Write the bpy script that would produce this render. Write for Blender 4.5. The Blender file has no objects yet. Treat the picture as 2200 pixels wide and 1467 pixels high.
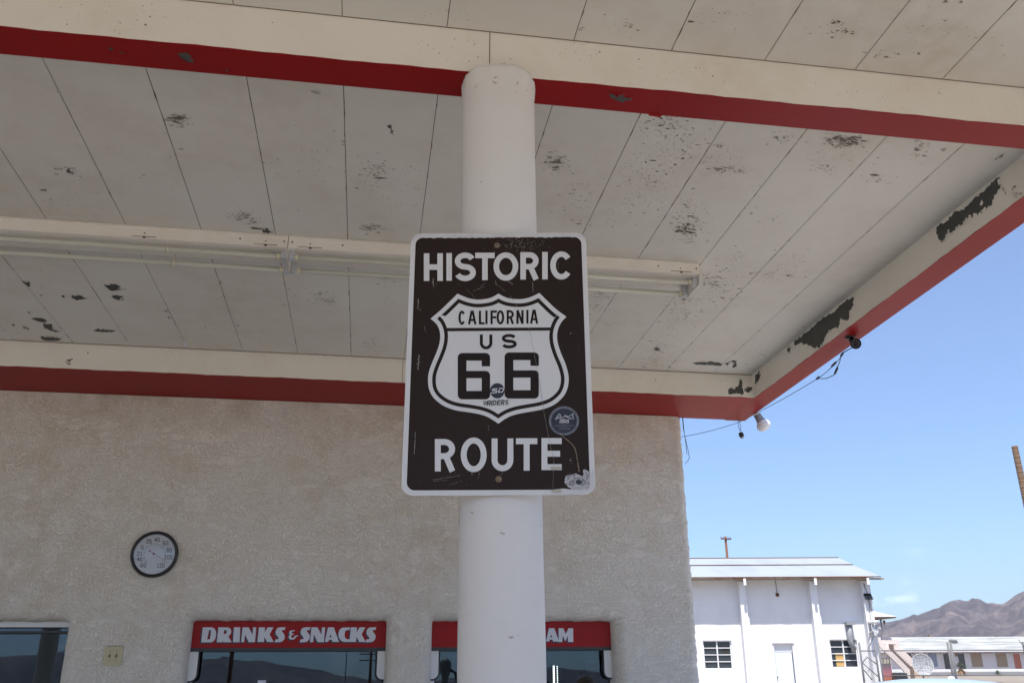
import bpy, bmesh, math, random
import numpy as np
from mathutils import Vector, Matrix
from mathutils.geometry import tessellate_polygon
random.seed(7)
rng = np.random.default_rng(11)
R = math.radians
S = bpy.context.scene
COL = S.collection

# ------------------------------------------------------------------ camera, sky, sun, exposure
FPX, PITCH, ROLL, YAW = 1874.3, R(20.04), R(-.292), R(9.254)      # focal length in pixels of a 2200 px wide frame
EYE = np.array([0., 0., 1.55])
_c, _s = math.cos, math.sin
_R = np.array([[_c(YAW), _s(YAW), 0], [-_s(YAW), _c(YAW), 0], [0, 0, 1]])
_f = np.array([0, _c(PITCH), _s(PITCH)]); _r0 = np.array([1., 0, 0]); _u0 = np.array([0, -_s(PITCH), _c(PITCH)])
_r = _c(ROLL)*_r0 + _s(ROLL)*_u0; _u = -_s(ROLL)*_r0 + _c(ROLL)*_u0
FW, RT, UP = _R @ _f, _R @ _r, _R @ _u
cam_d = bpy.data.cameras.new('camera'); cam = bpy.data.objects.new('camera', cam_d); COL.objects.link(cam)
cam_d.sensor_width = 36; cam_d.lens = FPX/2200*36; cam_d.clip_start = .05; cam_d.clip_end = 20000
cam.matrix_world = Matrix(((RT[0], UP[0], -FW[0], EYE[0]), (RT[1], UP[1], -FW[1], EYE[1]), (RT[2], UP[2], -FW[2], EYE[2]), (0, 0, 0, 1)))
S.camera = cam

SUN_EL, SUN_AZ = R(66), R(196)        # azimuth measured clockwise from +Y (sun behind the camera, high)
W = bpy.data.worlds.new('World'); S.world = W; W.use_nodes = True
nt = W.node_tree; nt.nodes.clear()
sky = nt.nodes.new('ShaderNodeTexSky'); sky.sky_type = 'NISHITA'; sky.sun_disc = False
sky.sun_elevation = SUN_EL; sky.sun_rotation = SUN_AZ; sky.altitude = 300; sky.air_density = 1.0; sky.dust_density = .8; sky.ozone_density = 2.2
bg = nt.nodes.new('ShaderNodeBackground'); bg.inputs[1].default_value = .079
wo = nt.nodes.new('ShaderNodeOutputWorld')
tc = nt.nodes.new('ShaderNodeTexCoord')
mp = nt.nodes.new('ShaderNodeMapping'); mp.inputs['Scale'].default_value = (1, 1, 2.6); mp.inputs['Location'].default_value = (.35, .1, .2)
nz = nt.nodes.new('ShaderNodeTexNoise'); nz.inputs['Scale'].default_value = 5.5; nz.inputs['Detail'].default_value = 9; nz.inputs['Roughness'].default_value = .62
rp = nt.nodes.new('ShaderNodeValToRGB'); rp.color_ramp.elements[0].position = .60; rp.color_ramp.elements[1].position = .84
sep = nt.nodes.new('ShaderNodeSeparateXYZ')
hm = nt.nodes.new('ShaderNodeMapRange'); hm.inputs[1].default_value = .02; hm.inputs[2].default_value = .17; hm.inputs[3].default_value = 1; hm.inputs[4].default_value = 0
mu = nt.nodes.new('ShaderNodeMath'); mu.operation = 'MULTIPLY'
mx = nt.nodes.new('ShaderNodeMix'); mx.data_type = 'RGBA'; mx.inputs[7].default_value = (11, 11.3, 11.8, 1)
L = nt.links.new
L(tc.outputs['Generated'], mp.inputs[0]); L(mp.outputs[0], nz.inputs['Vector']); L(nz.outputs['Fac'], rp.inputs[0])
L(tc.outputs['Generated'], sep.inputs[0]); L(sep.outputs[2], hm.inputs[0]); L(rp.outputs[0], mu.inputs[0]); L(hm.outputs[0], mu.inputs[1])
gr = nt.nodes.new('ShaderNodeValToRGB'); e_ = gr.color_ramp.elements; e_[0].position = .0; e_[0].color = (.50, .66, .86, 1); e_[1].position = .45; e_[1].color = (1.0, .97, 1, 1)
gm = nt.nodes.new('ShaderNodeMix'); gm.data_type = 'RGBA'; gm.blend_type = 'MULTIPLY'; gm.inputs[0].default_value = 1
L(sep.outputs[2], gr.inputs[0]); L(sky.outputs[0], gm.inputs[6]); L(gr.outputs[0], gm.inputs[7])
L(mu.outputs[0], mx.inputs[0]); L(gm.outputs[2], mx.inputs[6]); L(mx.outputs[2], bg.inputs[0]); L(bg.outputs[0], wo.inputs[0])

sun_d = bpy.data.lights.new('sun', 'SUN'); sun_d.energy = 2.8; sun_d.angle = R(.53); sun_d.color = (1, .945, .87)
sun = bpy.data.objects.new('sun', sun_d); COL.objects.link(sun)
SD = Vector((_s(SUN_AZ)*_c(SUN_EL), _c(SUN_AZ)*_c(SUN_EL), _s(SUN_EL)))
sun.rotation_euler = SD.to_track_quat('Z', 'Y').to_euler(); sun.location = (0, -20, 40)
vs = S.view_settings; vs.view_transform = 'Standard'; vs.look = 'None'; vs.gamma = 1; vs.exposure = 1.5; vs.use_curve_mapping = False

# ------------------------------------------------------------------ geometry helpers
def ray(x, y): return FW*FPX + RT*(x-1100) - UP*(y-733.5)
def on_plane(x, y, p0, n):
    d = ray(x, y); n = np.asarray(n, float)
    return EYE + d*(((np.asarray(p0, float)-EYE) @ n)/(d @ n))
HD = np.array([_s(YAW), _c(YAW), 0.]); SDV = np.array([_c(YAW), -_s(YAW), 0.])
def yard(x, y, d):                      # the yard frame runs square to the warehouse: (u right, v away, z)
    p = on_plane(x, y, EYE + HD*d, HD)
    return np.array([p @ SDV, d, p[2]])
def uz(x, y, d): p = yard(x, y, d); return (p[0], p[2])

class MB:
    """collects faces (with a material slot each) and links them as one mesh object"""
    def __init__(s): s.v = []; s.f = []; s.m = []; s.sm = []
    def add(s, vs, fs, m=0, smooth=False):
        b = len(s.v); s.v += [tuple(map(float, p)) for p in vs]
        for f in fs: s.f.append([b+i for i in f]); s.m.append(m); s.sm.append(smooth)
        return s
    def box(s, a, b, m=0):
        x0, y0, z0 = a; x1, y1, z1 = b
        return s.add([(x0,y0,z0),(x1,y0,z0),(x1,y1,z0),(x0,y1,z0),(x0,y0,z1),(x1,y0,z1),(x1,y1,z1),(x0,y1,z1)],
                     [(0,3,2,1),(4,5,6,7),(0,1,5,4),(1,2,6,5),(2,3,7,6),(3,0,4,7)], m)
    def quad(s, *p, m=0): return s.add(p, [tuple(range(len(p)))], m)
    def tube(s, pts, r, n=8, m=0, cap=True, smooth=True):
        P = [np.asarray(p, float) for p in pts]; k = len(P); rr = r if hasattr(r, '__len__') else [r]*k
        vs = []; up = None
        for i in range(k):
            t = P[min(i+1, k-1)] - P[max(i-1, 0)]; t = t/(np.linalg.norm(t)+1e-12)
            if up is None: up = np.array([0, 0, 1.]) if abs(t[2]) < .9 else np.array([1., 0, 0])
            a = np.cross(t, up); a = a/(np.linalg.norm(a)+1e-12); b = np.cross(a, t); up = b
            for j in range(n):
                q = 2*math.pi*j/n; vs.append(P[i] + rr[i]*(a*math.cos(q)+b*math.sin(q)))
        fs = [(i*n+j, i*n+(j+1) % n, (i+1)*n+(j+1) % n, (i+1)*n+j) for i in range(k-1) for j in range(n)]
        s.add(vs, fs, m, smooth)
        if cap:
            b = len(s.v) - k*n
            s.f.append([b+j for j in range(n)][::-1]); s.m.append(m); s.sm.append(False)
            s.f.append([b+(k-1)*n+j for j in range(n)]); s.m.append(m); s.sm.append(False)
        return s
    def lathe(s, prof, org, axis, n=24, m=0, smooth=True):
        """prof: (radius, distance along axis)"""
        ax = Vector(axis).normalized(); a = ax.orthogonal().normalized(); b = ax.cross(a); o = Vector(org); vs = []
        for r, h in prof:
            for j in range(n):
                q = 2*math.pi*j/n; vs.append(o + ax*h + (a*math.cos(q)+b*math.sin(q))*max(r, 1e-5))
        fs = [(i*n+j, i*n+(j+1) % n, (i+1)*n+(j+1) % n, (i+1)*n+j) for i in range(len(prof)-1) for j in range(n)]
        return s.add(vs, fs, m, smooth)
    def poly(s, loops, fn, m=0):
        """flat polygon with holes; fn maps a 2-D point to 3-D"""
        if not isinstance(loops[0][0], (tuple, list, np.ndarray)): loops = [loops]
        tri = tessellate_polygon([[Vector((p[0], p[1], 0)) for p in l] for l in loops])
        flat = [p for l in loops for p in l]
        return s.add([fn(*p[:2]) for p in flat], [tuple(t) for t in tri], m)
    def slab(s, loop, fa, fb, m=0):
        """polygon loop extruded between two maps"""
        n = len(loop); s.poly([loop], fa, m); s.poly([loop], fb, m)
        return s.add([fa(*p) for p in loop]+[fb(*p) for p in loop], [(i, (i+1) % n, n+(i+1) % n, n+i) for i in range(n)], m)
    def build(s, name, mats, parent=None, org=None, recalc=True, smooth_angle=None):
        """org: the parent's place in the frame the vertices were written in"""
        o3 = np.zeros(3) if org is None else np.asarray(org, float)
        me = bpy.data.meshes.new(name); me.from_pydata([tuple(np.asarray(p)-o3) for p in s.v], [], s.f)
        for mt in (mats if isinstance(mats, (list, tuple)) else [mats]): me.materials.append(mt)
        me.polygons.foreach_set('material_index', s.m); me.polygons.foreach_set('use_smooth', s.sm)
        if recalc:
            b = bmesh.new(); b.from_mesh(me); bmesh.ops.recalc_face_normals(b, faces=b.faces); b.to_mesh(me); b.free()
        if smooth_angle: me.shade_smooth() if hasattr(me, 'shade_smooth') else None; me.set_sharp_from_angle(angle=R(smooth_angle))
        me.update()
        o = bpy.data.objects.new(name, me); COL.objects.link(o)
        if parent: o.parent = parent
        return o

def tag(o, label=None, cat=None, group=None, kind=None):
    if label: o['label'] = label
    if cat: o['category'] = cat
    if group: o['group'] = group
    if kind: o['kind'] = kind
    return o
class Thing:
    """an Empty at a thing's base; parts are written in the station frame, or in the yard frame when yardf is set"""
    def __init__(s, name, label, cat, loc, yardf=False, group=None, rz=0):
        s.org = np.asarray(loc, float); s.o = bpy.data.objects.new(name, None); COL.objects.link(s.o); s.o.empty_display_size = .1
        if yardf:
            w = SDV*loc[0] + HD*loc[1]; s.o.location = (w[0], w[1], loc[2]); s.o.rotation_euler = (0, 0, -YAW)
        else: s.o.location = tuple(loc); s.o.rotation_euler = (0, 0, rz)
        tag(s.o, label, cat, group)
    def part(s, name, mb, mats, parent=None, **k): return mb.build(name, mats, parent or s.o, s.org, **k)
def copy_tree(o, parent=None):
    c = o.copy(); COL.objects.link(c)
    if parent: c.parent = parent
    for ch in list(o.children): copy_tree(ch, c)
    return c

# ------------------------------------------------------------------ materials
def mat(name, col, rough=.6, metal=0., spec=.5, coat=0.):
    m = bpy.data.materials.new(name); m.use_nodes = True; b = m.node_tree.nodes['Principled BSDF']
    b.inputs['Base Color'].default_value = (*col, 1); b.inputs['Roughness'].default_value = rough; b.inputs['Metallic'].default_value = metal
    b.inputs['Specular IOR Level'].default_value = spec; b.inputs['Coat Weight'].default_value = coat
    return m
class NT:
    def __init__(s, m): s.t = m.node_tree; s.b = s.t.nodes['Principled BSDF']; s.tc = s.n('ShaderNodeTexCoord')
    def n(s, t, **k):
        x = s.t.nodes.new(t)
        for a, v in k.items(): setattr(x, a, v)
        return x
    def l(s, a, b): s.t.links.new(a, b)
    def noise(s, scale, detail=4, rough=.55, stretch=None, off=(0, 0, 0), dist=0.):
        m = s.n('ShaderNodeMapping'); m.inputs['Scale'].default_value = stretch or (1, 1, 1); m.inputs['Location'].default_value = off
        s.l(s.tc.outputs['Object'], m.inputs[0]); x = s.n('ShaderNodeTexNoise')
        x.inputs['Scale'].default_value = scale; x.inputs['Detail'].default_value = detail; x.inputs['Roughness'].default_value = rough; x.inputs['Distortion'].default_value = dist
        s.l(m.outputs[0], x.inputs['Vector']); return x.outputs['Fac']
    def ramp(s, f, *st):
        x = s.n('ShaderNodeValToRGB'); e = x.color_ramp.elements
        while len(e) < len(st): e.new(.5)
        for el, (p, c) in zip(e, st): el.position = p; el.color = (*c, 1) if hasattr(c, '__len__') else (c, c, c, 1)
        s.l(f, x.inputs[0]); return x.outputs[0]
    def mix(s, f, a, b, mode='MIX'):
        x = s.n('ShaderNodeMix', data_type='RGBA', blend_type=mode)
        for i, v in ((0, f), (6, a), (7, b)):
            if hasattr(v, 'is_linked'): s.l(v, x.inputs[i])
            else: x.inputs[i].default_value = v if i == 0 else (*v, 1)
        return x.outputs[2]
    def math(s, op, a, b):
        x = s.n('ShaderNodeMath', operation=op)
        for i, v in ((0, a), (1, b)):
            if hasattr(v, 'is_linked'): s.l(v, x.inputs[i])
            else: x.inputs[i].default_value = v
        return x.outputs[0]
    def bump(s, h, dist, strength=1.):
        x = s.n('ShaderNodeBump'); x.inputs['Strength'].default_value = strength; x.inputs['Distance'].default_value = dist
        s.l(h, x.inputs['Height']); s.l(x.outputs[0], s.b.inputs['Normal']); return x
    def col(s, c): s.l(c, s.b.inputs['Base Color'])
    def rough(s, c): s.l(c, s.b.inputs['Roughness'])

def grimy(name, col, dirt, rough=.6, scale=1.4, amt=.5, bump=.0008, spec=.4, fine=60):
    m = mat(name, col, rough, spec=spec); N = NT(m)
    a = N.noise(scale, 6, .62); b = N.noise(scale*9, 5, .6, off=(3, 1, 2))
    f = N.math('MULTIPLY', N.ramp(a, (.42, 0.), (.72, 1.)), N.ramp(b, (.3, .25), (.75, 1.)))
    N.col(N.mix(N.math('MULTIPLY', f, amt), col, dirt)); N.bump(N.noise(fine, 4), bump, .6)
    return m
M = {}
M['ceil'] = grimy('ceiling_paint', (.68, .665, .61), (.50, .43, .335), .62, .9, .7)
M['cream'] = grimy('cream_paint', (.76, .735, .665), (.56, .47, .35), .5, 1.7, .45)
M['red'] = grimy('red_paint', (.265, .008, .008), (.19, .008, .008), .42, 2.0, .6, .0005, .18, 30)
M['seam'] = mat('seam_dirt', (.16, .105, .065), .9)
M['gap'] = mat('dark_gap', (.03, .025, .02), .95)
M['bare'] = grimy('bare_metal_primer', (.080, .084, .078), (.035, .035, .033), .7, 14, .7)
M['mildew'] = mat('mildew', (.17, .15, .125), .95)
M['rust'] = grimy('rust', (.13, .05, .02), (.05, .02, .012), .85, 30, .8)
M['col'] = grimy('column_paint', (.71, .705, .695), (.58, .54, .49), .55, 2.2, .35, .001)
M['white'] = grimy('white_enamel', (.80, .765, .70), (.58, .50, .39), .4, 5, .35)
M['tube'] = mat('fluorescent_glass', (.54, .54, .47), .22, spec=.6)
M['holder'] = mat('lamp_holder', (.50, .52, .55), .4)
M['socket'] = mat('ivory_plastic', (.66, .62, .46), .5)
M['galv'] = grimy('galvanised_steel', (.26, .27, .285), (.17, .17, .18), .45, 6, .5)
M['pipe'] = grimy('fence_pipe', (.13, .135, .145), (.09, .09, .095), .6, 6, .5)
M['black'] = mat('black_plastic', (.012, .012, .013), .35)
M['wire'] = mat('black_wire', (.02, .02, .025), .6)
M['blue'] = mat('blue_print', (.05, .06, .25), .5)
# stucco
m = mat('stucco', (.6, .56, .5), .85, spec=.25); N = NT(m)
big = N.noise(.5, 5, .6, off=(2.2, 0, 5)); mid = N.noise(2.6, 6, .65, off=(7, 3, 1)); vein = N.noise(38, 3, .55, dist=.3); fine = N.noise(120, 5, .7)
ridge = N.math('ABSOLUTE', N.math('SUBTRACT', vein, .5), 0)
smooth_patch = N.ramp(N.noise(4.2, 9, .76, (1, 1, 1.9), (1, 9, 4)), (.505, 0.), (.575, 1.))
crk = N.ramp(ridge, (0., 0.), (.05, 1.))
h = N.math('ADD', N.math('MULTIPLY', crk, .7), N.math('MULTIPLY', fine, 1.15))
h = N.math('MULTIPLY', h, N.ramp(smooth_patch, (0., 1.), (1., .6)))
h = N.math('ADD', h, N.math('MULTIPLY', mid, 1.2))
zz = N.n('ShaderNodeSeparateXYZ'); N.l(N.tc.outputs['Object'], zz.inputs[0])
up_ = N.n('ShaderNodeMapRange'); up_.inputs[1].default_value = 1.5; up_.inputs[2].default_value = 3.3; N.l(zz.outputs[2], up_.inputs[0])
tan = N.math('MULTIPLY', N.ramp(big, (.38, 0.), (.62, 1.)), N.ramp(N.noise(5.5, 8, .72, off=(4, 2, 8)), (.40, .0), (.60, 1.)))
tan = N.math('MULTIPLY', tan, N.ramp(up_.outputs[0], (0., .35), (1., 1.)))
c = N.mix(tan, (.82, .795, .73), (.64, .555, .43))
c = N.mix(N.math('MULTIPLY', smooth_patch, .24), c, (.86, .84, .79))
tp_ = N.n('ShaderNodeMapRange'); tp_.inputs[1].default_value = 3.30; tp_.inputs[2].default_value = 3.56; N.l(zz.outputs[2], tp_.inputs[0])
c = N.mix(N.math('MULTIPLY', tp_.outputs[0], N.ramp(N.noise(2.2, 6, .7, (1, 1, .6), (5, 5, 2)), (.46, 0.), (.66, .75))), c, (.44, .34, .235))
c = N.mix(N.ramp(ridge, (0., .26), (.03, 0.)), c, (.54, .48, .40))  # shade of the crevices put into the colour, along with some dirt
c = N.mix(N.ramp(fine, (.34, .42), (.48, 0.)), c, (.58, .51, .42))  # small pits darkened in the colour too
N.col(c); N.bump(h, .0065, .85); M['stucco'] = m
# glass of the station windows: what it mirrors over a dark room
def glass(name, tint, refl):
    m = bpy.data.materials.new(name); m.use_nodes = True; t = m.node_tree; t.nodes.clear()
    o = t.nodes.new('ShaderNodeOutputMaterial'); tr = t.nodes.new('ShaderNodeBsdfTransparent'); gl = t.nodes.new('ShaderNodeBsdfGlossy')
    tr.inputs[0].default_value = (*tint, 1); gl.inputs['Roughness'].default_value = .006; gl.inputs[0].default_value = (.66, .84, 1, 1)
    lw = t.nodes.new('ShaderNodeFresnel'); lw.inputs[0].default_value = refl; mx = t.nodes.new('ShaderNodeMixShader')
    t.links.new(lw.outputs[0], mx.inputs[0]); t.links.new(tr.outputs[0], mx.inputs[1]); t.links.new(gl.outputs[0], mx.inputs[2]); t.links.new(mx.outputs[0], o.inputs[0]); return m
M['glass'] = glass('window_glass', (.55, .60, .62), 1.85)
M['lens'] = glass('clear_lens', (.97, .97, .97), 1.5)
M['frame'] = mat('white_frame', (.72, .73, .74), .35)
M['gasket'] = mat('dark_gasket', (.03, .035, .04), .5)
M['room'] = mat('dark_room', (.035, .035, .04), .9)
M['sign_red'] = grimy('sign_red', (.31, .012, .014), (.22, .010, .012), .45, 3, .4, .0002, .2)
M['sign_white'] = mat('letter_white', (.62, .64, .70), .45)
M['sign_navy'] = mat('letter_navy', (.035, .04, .075), .5)
# route sign
M['alu'] = grimy('sign_aluminium', (.60, .61, .63), (.45, .45, .46), .38, 9, .5, .0003)
M['sheet'] = mat('reflective_white', (.65, .66, .67), .42)
M['brown'] = grimy('sign_brown', (.022, .0125, .0095), (.03, .019, .015), .5, 5, .6, .0003, .2)
M['ink'] = mat('sign_ink', (.018, .011, .009), .5, spec=.2)
M['scr'] = mat('scratch', (.24, .22, .205), .7)
M['stk_dark'] = mat('sticker_dark', (.014, .015, .02), .35)
M['stk_grey'] = mat('sticker_ring', (.11, .115, .135), .45)
M['stk_torn'] = grimy('sticker_torn', (.50, .50, .52), (.10, .10, .11), .6, 22, .95, .0002)
M['stk_white'] = mat('sticker_white', (.72, .72, .76), .5)
M['stk_line'] = mat('sticker_line', (.36, .37, .42), .5)
M['tape'] = mat('old_tape', (.46, .44, .38), .5)
M['bolt'] = grimy('bolt_rusty', (.22, .17, .12), (.10, .06, .03), .5, 90, .8)
# yard
def blocks(name, col):
    m = mat(name, col, .75); N = NT(m); br = N.n('ShaderNodeTexBrick'); mp = N.n('ShaderNodeMapping'); mp.inputs['Rotation'].default_value = (R(90), 0, 0)
    N.l(N.tc.outputs['Object'], mp.inputs[0]); N.l(mp.outputs[0], br.inputs['Vector']); br.inputs['Scale'].default_value = 1
    br.inputs['Brick Width'].default_value = .4; br.inputs['Row Height'].default_value = .2; br.inputs['Mortar Size'].default_value = .006
    f = N.noise(.9, 6, .6); N.col(N.mix(N.ramp(f, (.5, 0.), (.75, .5)), col, tuple(x*.76 for x in col)))
    N.bump(N.math('SUBTRACT', 1., br.outputs['Fac']), .003, .5); return m
M['block'] = blocks('white_block', (.70, .71, .73))
def corrugated(name, col, dirt):
    m = mat(name, col, .42, spec=.5); N = NT(m); wv = N.n('ShaderNodeTexWave', bands_direction='X'); wv.inputs['Scale'].default_value = 2.0
    N.l(N.tc.outputs['Object'], wv.inputs['Vector']); st = N.noise(1.3, 5, .6, (1, .25, .25)); N.col(N.mix(N.ramp(st, (.45, 0.), (.7, .7)), col, dirt)); N.bump(wv.outputs['Fac'], .02, .8); return m
M['tin'] = corrugated('tin_roof', (.36, .39, .42), (.29, .31, .34))
M['wood'] = grimy('weathered_wood', (.20, .13, .08), (.10, .06, .04), .85, 6, .7)
M['pale'] = mat('pale_blue_door', (.62, .68, .74), .5)
M['wglass'] = mat('old_pane', (.035, .045, .055), .12, spec=.6)
M['amber'] = mat('boarded_panel', (.52, .33, .12), .7)
M['pink'] = grimy('pink_stucco', (.66, .58, .55), (.52, .45, .42), .85, 3, .5)
M['tanwall'] = grimy('tan_stucco', (.55, .42, .29), (.45, .34, .23), .85, 3, .5)
M['motel'] = grimy('motel_stucco', (.74, .69, .71), (.60, .55, .54), .85, 1, .4)
M['gravel'] = mat('white_gravel_roof', (.58, .60, .59), .9); N = NT(M['gravel']); N.col(N.ramp(N.noise(1.1, 7, .7, (.25, 1.2, 1)), (.42, (.24, .255, .25)), (.56, (.38, .39, .385)))); N.bump(N.noise(9, 5, .7), .05, .5)
M['board'] = grimy('tan_board', (.34, .24, .155), (.28, .19, .12), .8, 3, .4)
M['orange'] = mat('orange_door', (.45, .10, .045), .5)
M['curtain'] = mat('blue_curtain', (.20, .24, .36), .7); N = NT(M['curtain']); w_ = N.n('ShaderNodeTexWave'); w_.inputs['Scale'].default_value = 5; N.l(N.tc.outputs['Object'], w_.inputs['Vector']); N.col(N.mix(w_.outputs['Fac'], (.14, .17, .27), (.34, .38, .50)))
M['pole'] = grimy('pole_wood', (.16, .075, .045), (.09, .045, .03), .9, 8, .6)
M['palmwood'] = grimy('palm_bark', (.20, .13, .085), (.11, .07, .045), .95, 5, .8, .02)
M['frond'] = mat('green_frond', (.07, .11, .03), .6); M['dryfrond'] = mat('dry_frond', (.33, .21, .10), .8)
M['dish'] = mat('mesh_dish', (.30, .32, .35), .6)
M['carpaint'] = mat('silver_white_paint', (.66, .70, .76), .22, 0., .5, 1.); M['carglass'] = mat('car_glass', (.012, .014, .017), .05); M['tyre'] = mat('tyre_rubber', (.02, .02, .02), .8); M['rim'] = mat('alloy', (.5, .5, .5), .3, .9)
M['trim'] = mat('roof_trim', (.32, .35, .42), .35); M['lampred'] = mat('tail_lamp', (.35, .01, .01), .2); M['lampclear'] = mat('head_lamp', (.7, .7, .72), .1)
M['skin'] = mat('skin', (.45, .26, .18), .55); M['hair'] = mat('dark_hair', (.010, .007, .006), .45); M['shirt'] = mat('navy_shirt', (.03, .04, .08), .85); M['jeans'] = mat('denim', (.05, .07, .12), .85)

# ------------------------------------------------------------------ noise for terrain
def vnoise(x, y, seed):
    xi = np.floor(x).astype(int); yi = np.floor(y).astype(int); fx = x-xi; fy = y-yi
    def hsh(a, b):
        k = (a*374761393 + b*668265263 + seed*974711) & 0xffffffff; k = ((k ^ (k >> 13))*1274126177) & 0xffffffff
        return ((k ^ (k >> 16)) & 0xffff)/65535.
    fx = fx*fx*(3-2*fx); fy = fy*fy*(3-2*fy)
    a = hsh(xi, yi); b = hsh(xi+1, yi); c = hsh(xi, yi+1); d = hsh(xi+1, yi+1)
    return (a*(1-fx)+b*fx)*(1-fy) + (c*(1-fx)+d*fx)*fy
def fbm(x, y, seed, o=5, ridged=False):
    t = 0; a = .5
    for i in range(o):
        n = vnoise(x*2**i, y*2**i, seed+i); n = 1-np.abs(2*n-1) if ridged else n
        t = t + a*n; a *= .5
    return t

# ------------------------------------------------------------------ ground, slab, road, mountains
m = mat('desert_dirt', (.33, .27, .21), .95, spec=.2); N = NT(m)
N.col(N.mix(N.ramp(N.noise(.05, 8, .65), (.35, 0.), (.7, 1.)), (.30, .26, .215), (.23, .195, .16))); N.bump(N.noise(3, 8, .7), .04, .6); M['dirt'] = m
m = mat('old_concrete', (.42, .40, .37), .85, spec=.25); N = NT(m)
N.col(N.mix(N.ramp(N.noise(.8, 8, .65), (.4, 0.), (.7, 1.)), (.55, .505, .44), (.42, .385, .335))); N.bump(N.noise(40, 6, .7), .004, .6); M['conc'] = m
m = mat('pale_apron', (.6, .55, .48), .85, spec=.25); N = NT(m)
N.col(N.mix(N.ramp(N.noise(.5, 8, .65), (.4, 0.), (.7, 1.)), (.62, .57, .50), (.48, .44, .38))); N.bump(N.noise(40, 6, .7), .004, .6); M['apron'] = m
m = mat('worn_asphalt', (.075, .073, .07), .9, spec=.3); N = NT(m)
N.col(N.mix(N.ramp(N.noise(.6, 8, .7), (.4, 0.), (.7, 1.)), (.09, .087, .083), (.055, .053, .05))); N.bump(N.noise(120, 4, .7), .006, .6); M['asphalt'] = m
M['yellow'] = mat('road_yellow', (.60, .36, .05), .7); M['linewhite'] = mat('road_white', (.7, .7, .68), .7)
g = MB(); n_ = 96; rr_ = [0, 30, 80, 200, 600, 1500, 3000, 9000]
vs_ = [(0, 0, 0)]; fs_ = []
for k_, r_ in enumerate(rr_[1:]):
    for j in range(n_): vs_.append((r_*math.cos(2*math.pi*j/n_), r_*math.sin(2*math.pi*j/n_), -.012 - .00002*r_))
for j in range(n_): fs_.append((0, 1+j, 1+(j+1) % n_))
for k_ in range(len(rr_)-2):
    for j in range(n_):
        a_ = 1+k_*n_; fs_.append((a_+j, a_+n_+j, a_+n_+(j+1) % n_, a_+(j+1) % n_))
g.add(vs_, fs_); tag(g.build('ground', M['dirt']), kind='structure')
g = MB().quad((-13, -.3, 0), (4.2, -.3, 0), (4.2, 7.02, 0), (-13, 7.02, 0)); tag(g.build('forecourt_slab', M['conc']), kind='structure')
g = MB().quad((-26, -10.9, -.004), (16, -10.9, -.004), (16, 9, -.004), (-26, 9, -.004)); tag(g.build('apron', M['apron']), kind='structure')
g = MB().quad((-900, -22, -.008), (900, -22, -.008), (900, -11, -.008), (-900, -11, -.008))
for y_, m_ in ((-16.62, 1), (-16.38, 1), (-21.2, 2), (-11.8, 2)): g.quad((-900, y_-.05, -.004), (900, y_-.05, -.004), (900, y_+.05, -.004), (-900, y_+.05, -.004), m=m_)
tag(g.build('road', [M['asphalt'], M['yellow'], M['linewhite']]), kind='structure')

m = mat('desert_mountain', (.2, .15, .14), .95, spec=.1); N = NT(m)
a_ = N.noise(.0022, 9, .68); b_ = N.noise(.012, 8, .7)
c_ = N.mix(N.ramp(a_, (.38, 0.), (.62, 1.)), (.105, .092, .105), (.195, .155, .145)); c_ = N.mix(N.ramp(b_, (.42, .8), (.58, 0.)), c_, (.066, .058, .072))
c_ = N.mix(N.ramp(N.noise(.05, 8, .75), (.44, .75), (.60, 0.)), c_, (.055, .047, .055)); c_ = N.mix(N.ramp(N.noise(.0075, 9, .75, off=(9, 5, 1)), (.52, 0.), (.66, .7)), c_, (.25, .20, .18)); N.col(c_); N.bump(N.noise(.02, 9, .75), 14., .8); M['mount'] = m
HILL_PX = [(1760, 1372), (1840, 1350), (1880, 1337), (1905, 1336), (1920, 1334), (1942, 1328), (1955, 1323), (1962, 1319), (1972, 1323), (1990, 1317), (2005, 1310), (2020, 1305), (2040, 1293), (2050, 1290), (2065, 1291), (2080, 1294), (2090, 1288), (2098, 1286), (2108, 1290), (2122, 1297), (2140, 1296), (2155, 1297), (2170, 1289), (2185, 1279), (2200, 1271), (2230, 1258), (2300, 1262), (2420, 1290)]
az_k, el_k = [], []
for x_, y_ in HILL_PX:
    d_ = ray(x_, y_); az_k.append(math.degrees(math.atan2(d_[0], d_[1]))); el_k.append(d_[2]/math.hypot(d_[0], d_[1]))
azs = np.concatenate([np.arange(az_k[0]-1, az_k[-1]+1, .06), np.arange(az_k[-1]+1, az_k[0]-1+360, .3)])
R0, RC = 1900., 3300.
rs = np.concatenate([np.linspace(R0, RC, 46), np.linspace(RC+60, 4400, 10)])
A, Q = np.meshgrid(np.radians(azs), rs, indexing='ij')
crest = np.interp(azs, az_k, el_k, period=360)
az_w = (azs+180) % 360 - 180
back = .034 + .030*fbm(az_w*.05+40, az_w*0, 5, 5)
mk = []
for x_, y_ in ((-400, 1412), (0, 1415), (147, 1402), (300, 1405), (440, 1416), (500, 1418), (560, 1421), (600, 1430), (640, 1433), (680, 1441), (720, 1449), (760, 1454), (790, 1462), (900, 1468), (1000, 1455), (1100, 1446), (1200, 1439), (1240, 1445), (1290, 1449), (1500, 1440)):
    d_ = ray(x_, y_); mk.append((math.degrees(math.atan2(d_[0], -d_[1])) % 360, (1420-y_)/2123+.0425))
mk.sort(); bk = np.interp(azs % 360, [a for a, _ in mk], [e for _, e in mk]); inb = (azs % 360 > mk[0][0]) & (azs % 360 < mk[-1][0]); back = np.where(inb, bk + (fbm(azs*1.3, azs*0, 77, 4)-.47)*.003, back)
inside = (azs > az_k[0]) & (azs < az_k[-1]+.0)
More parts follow.
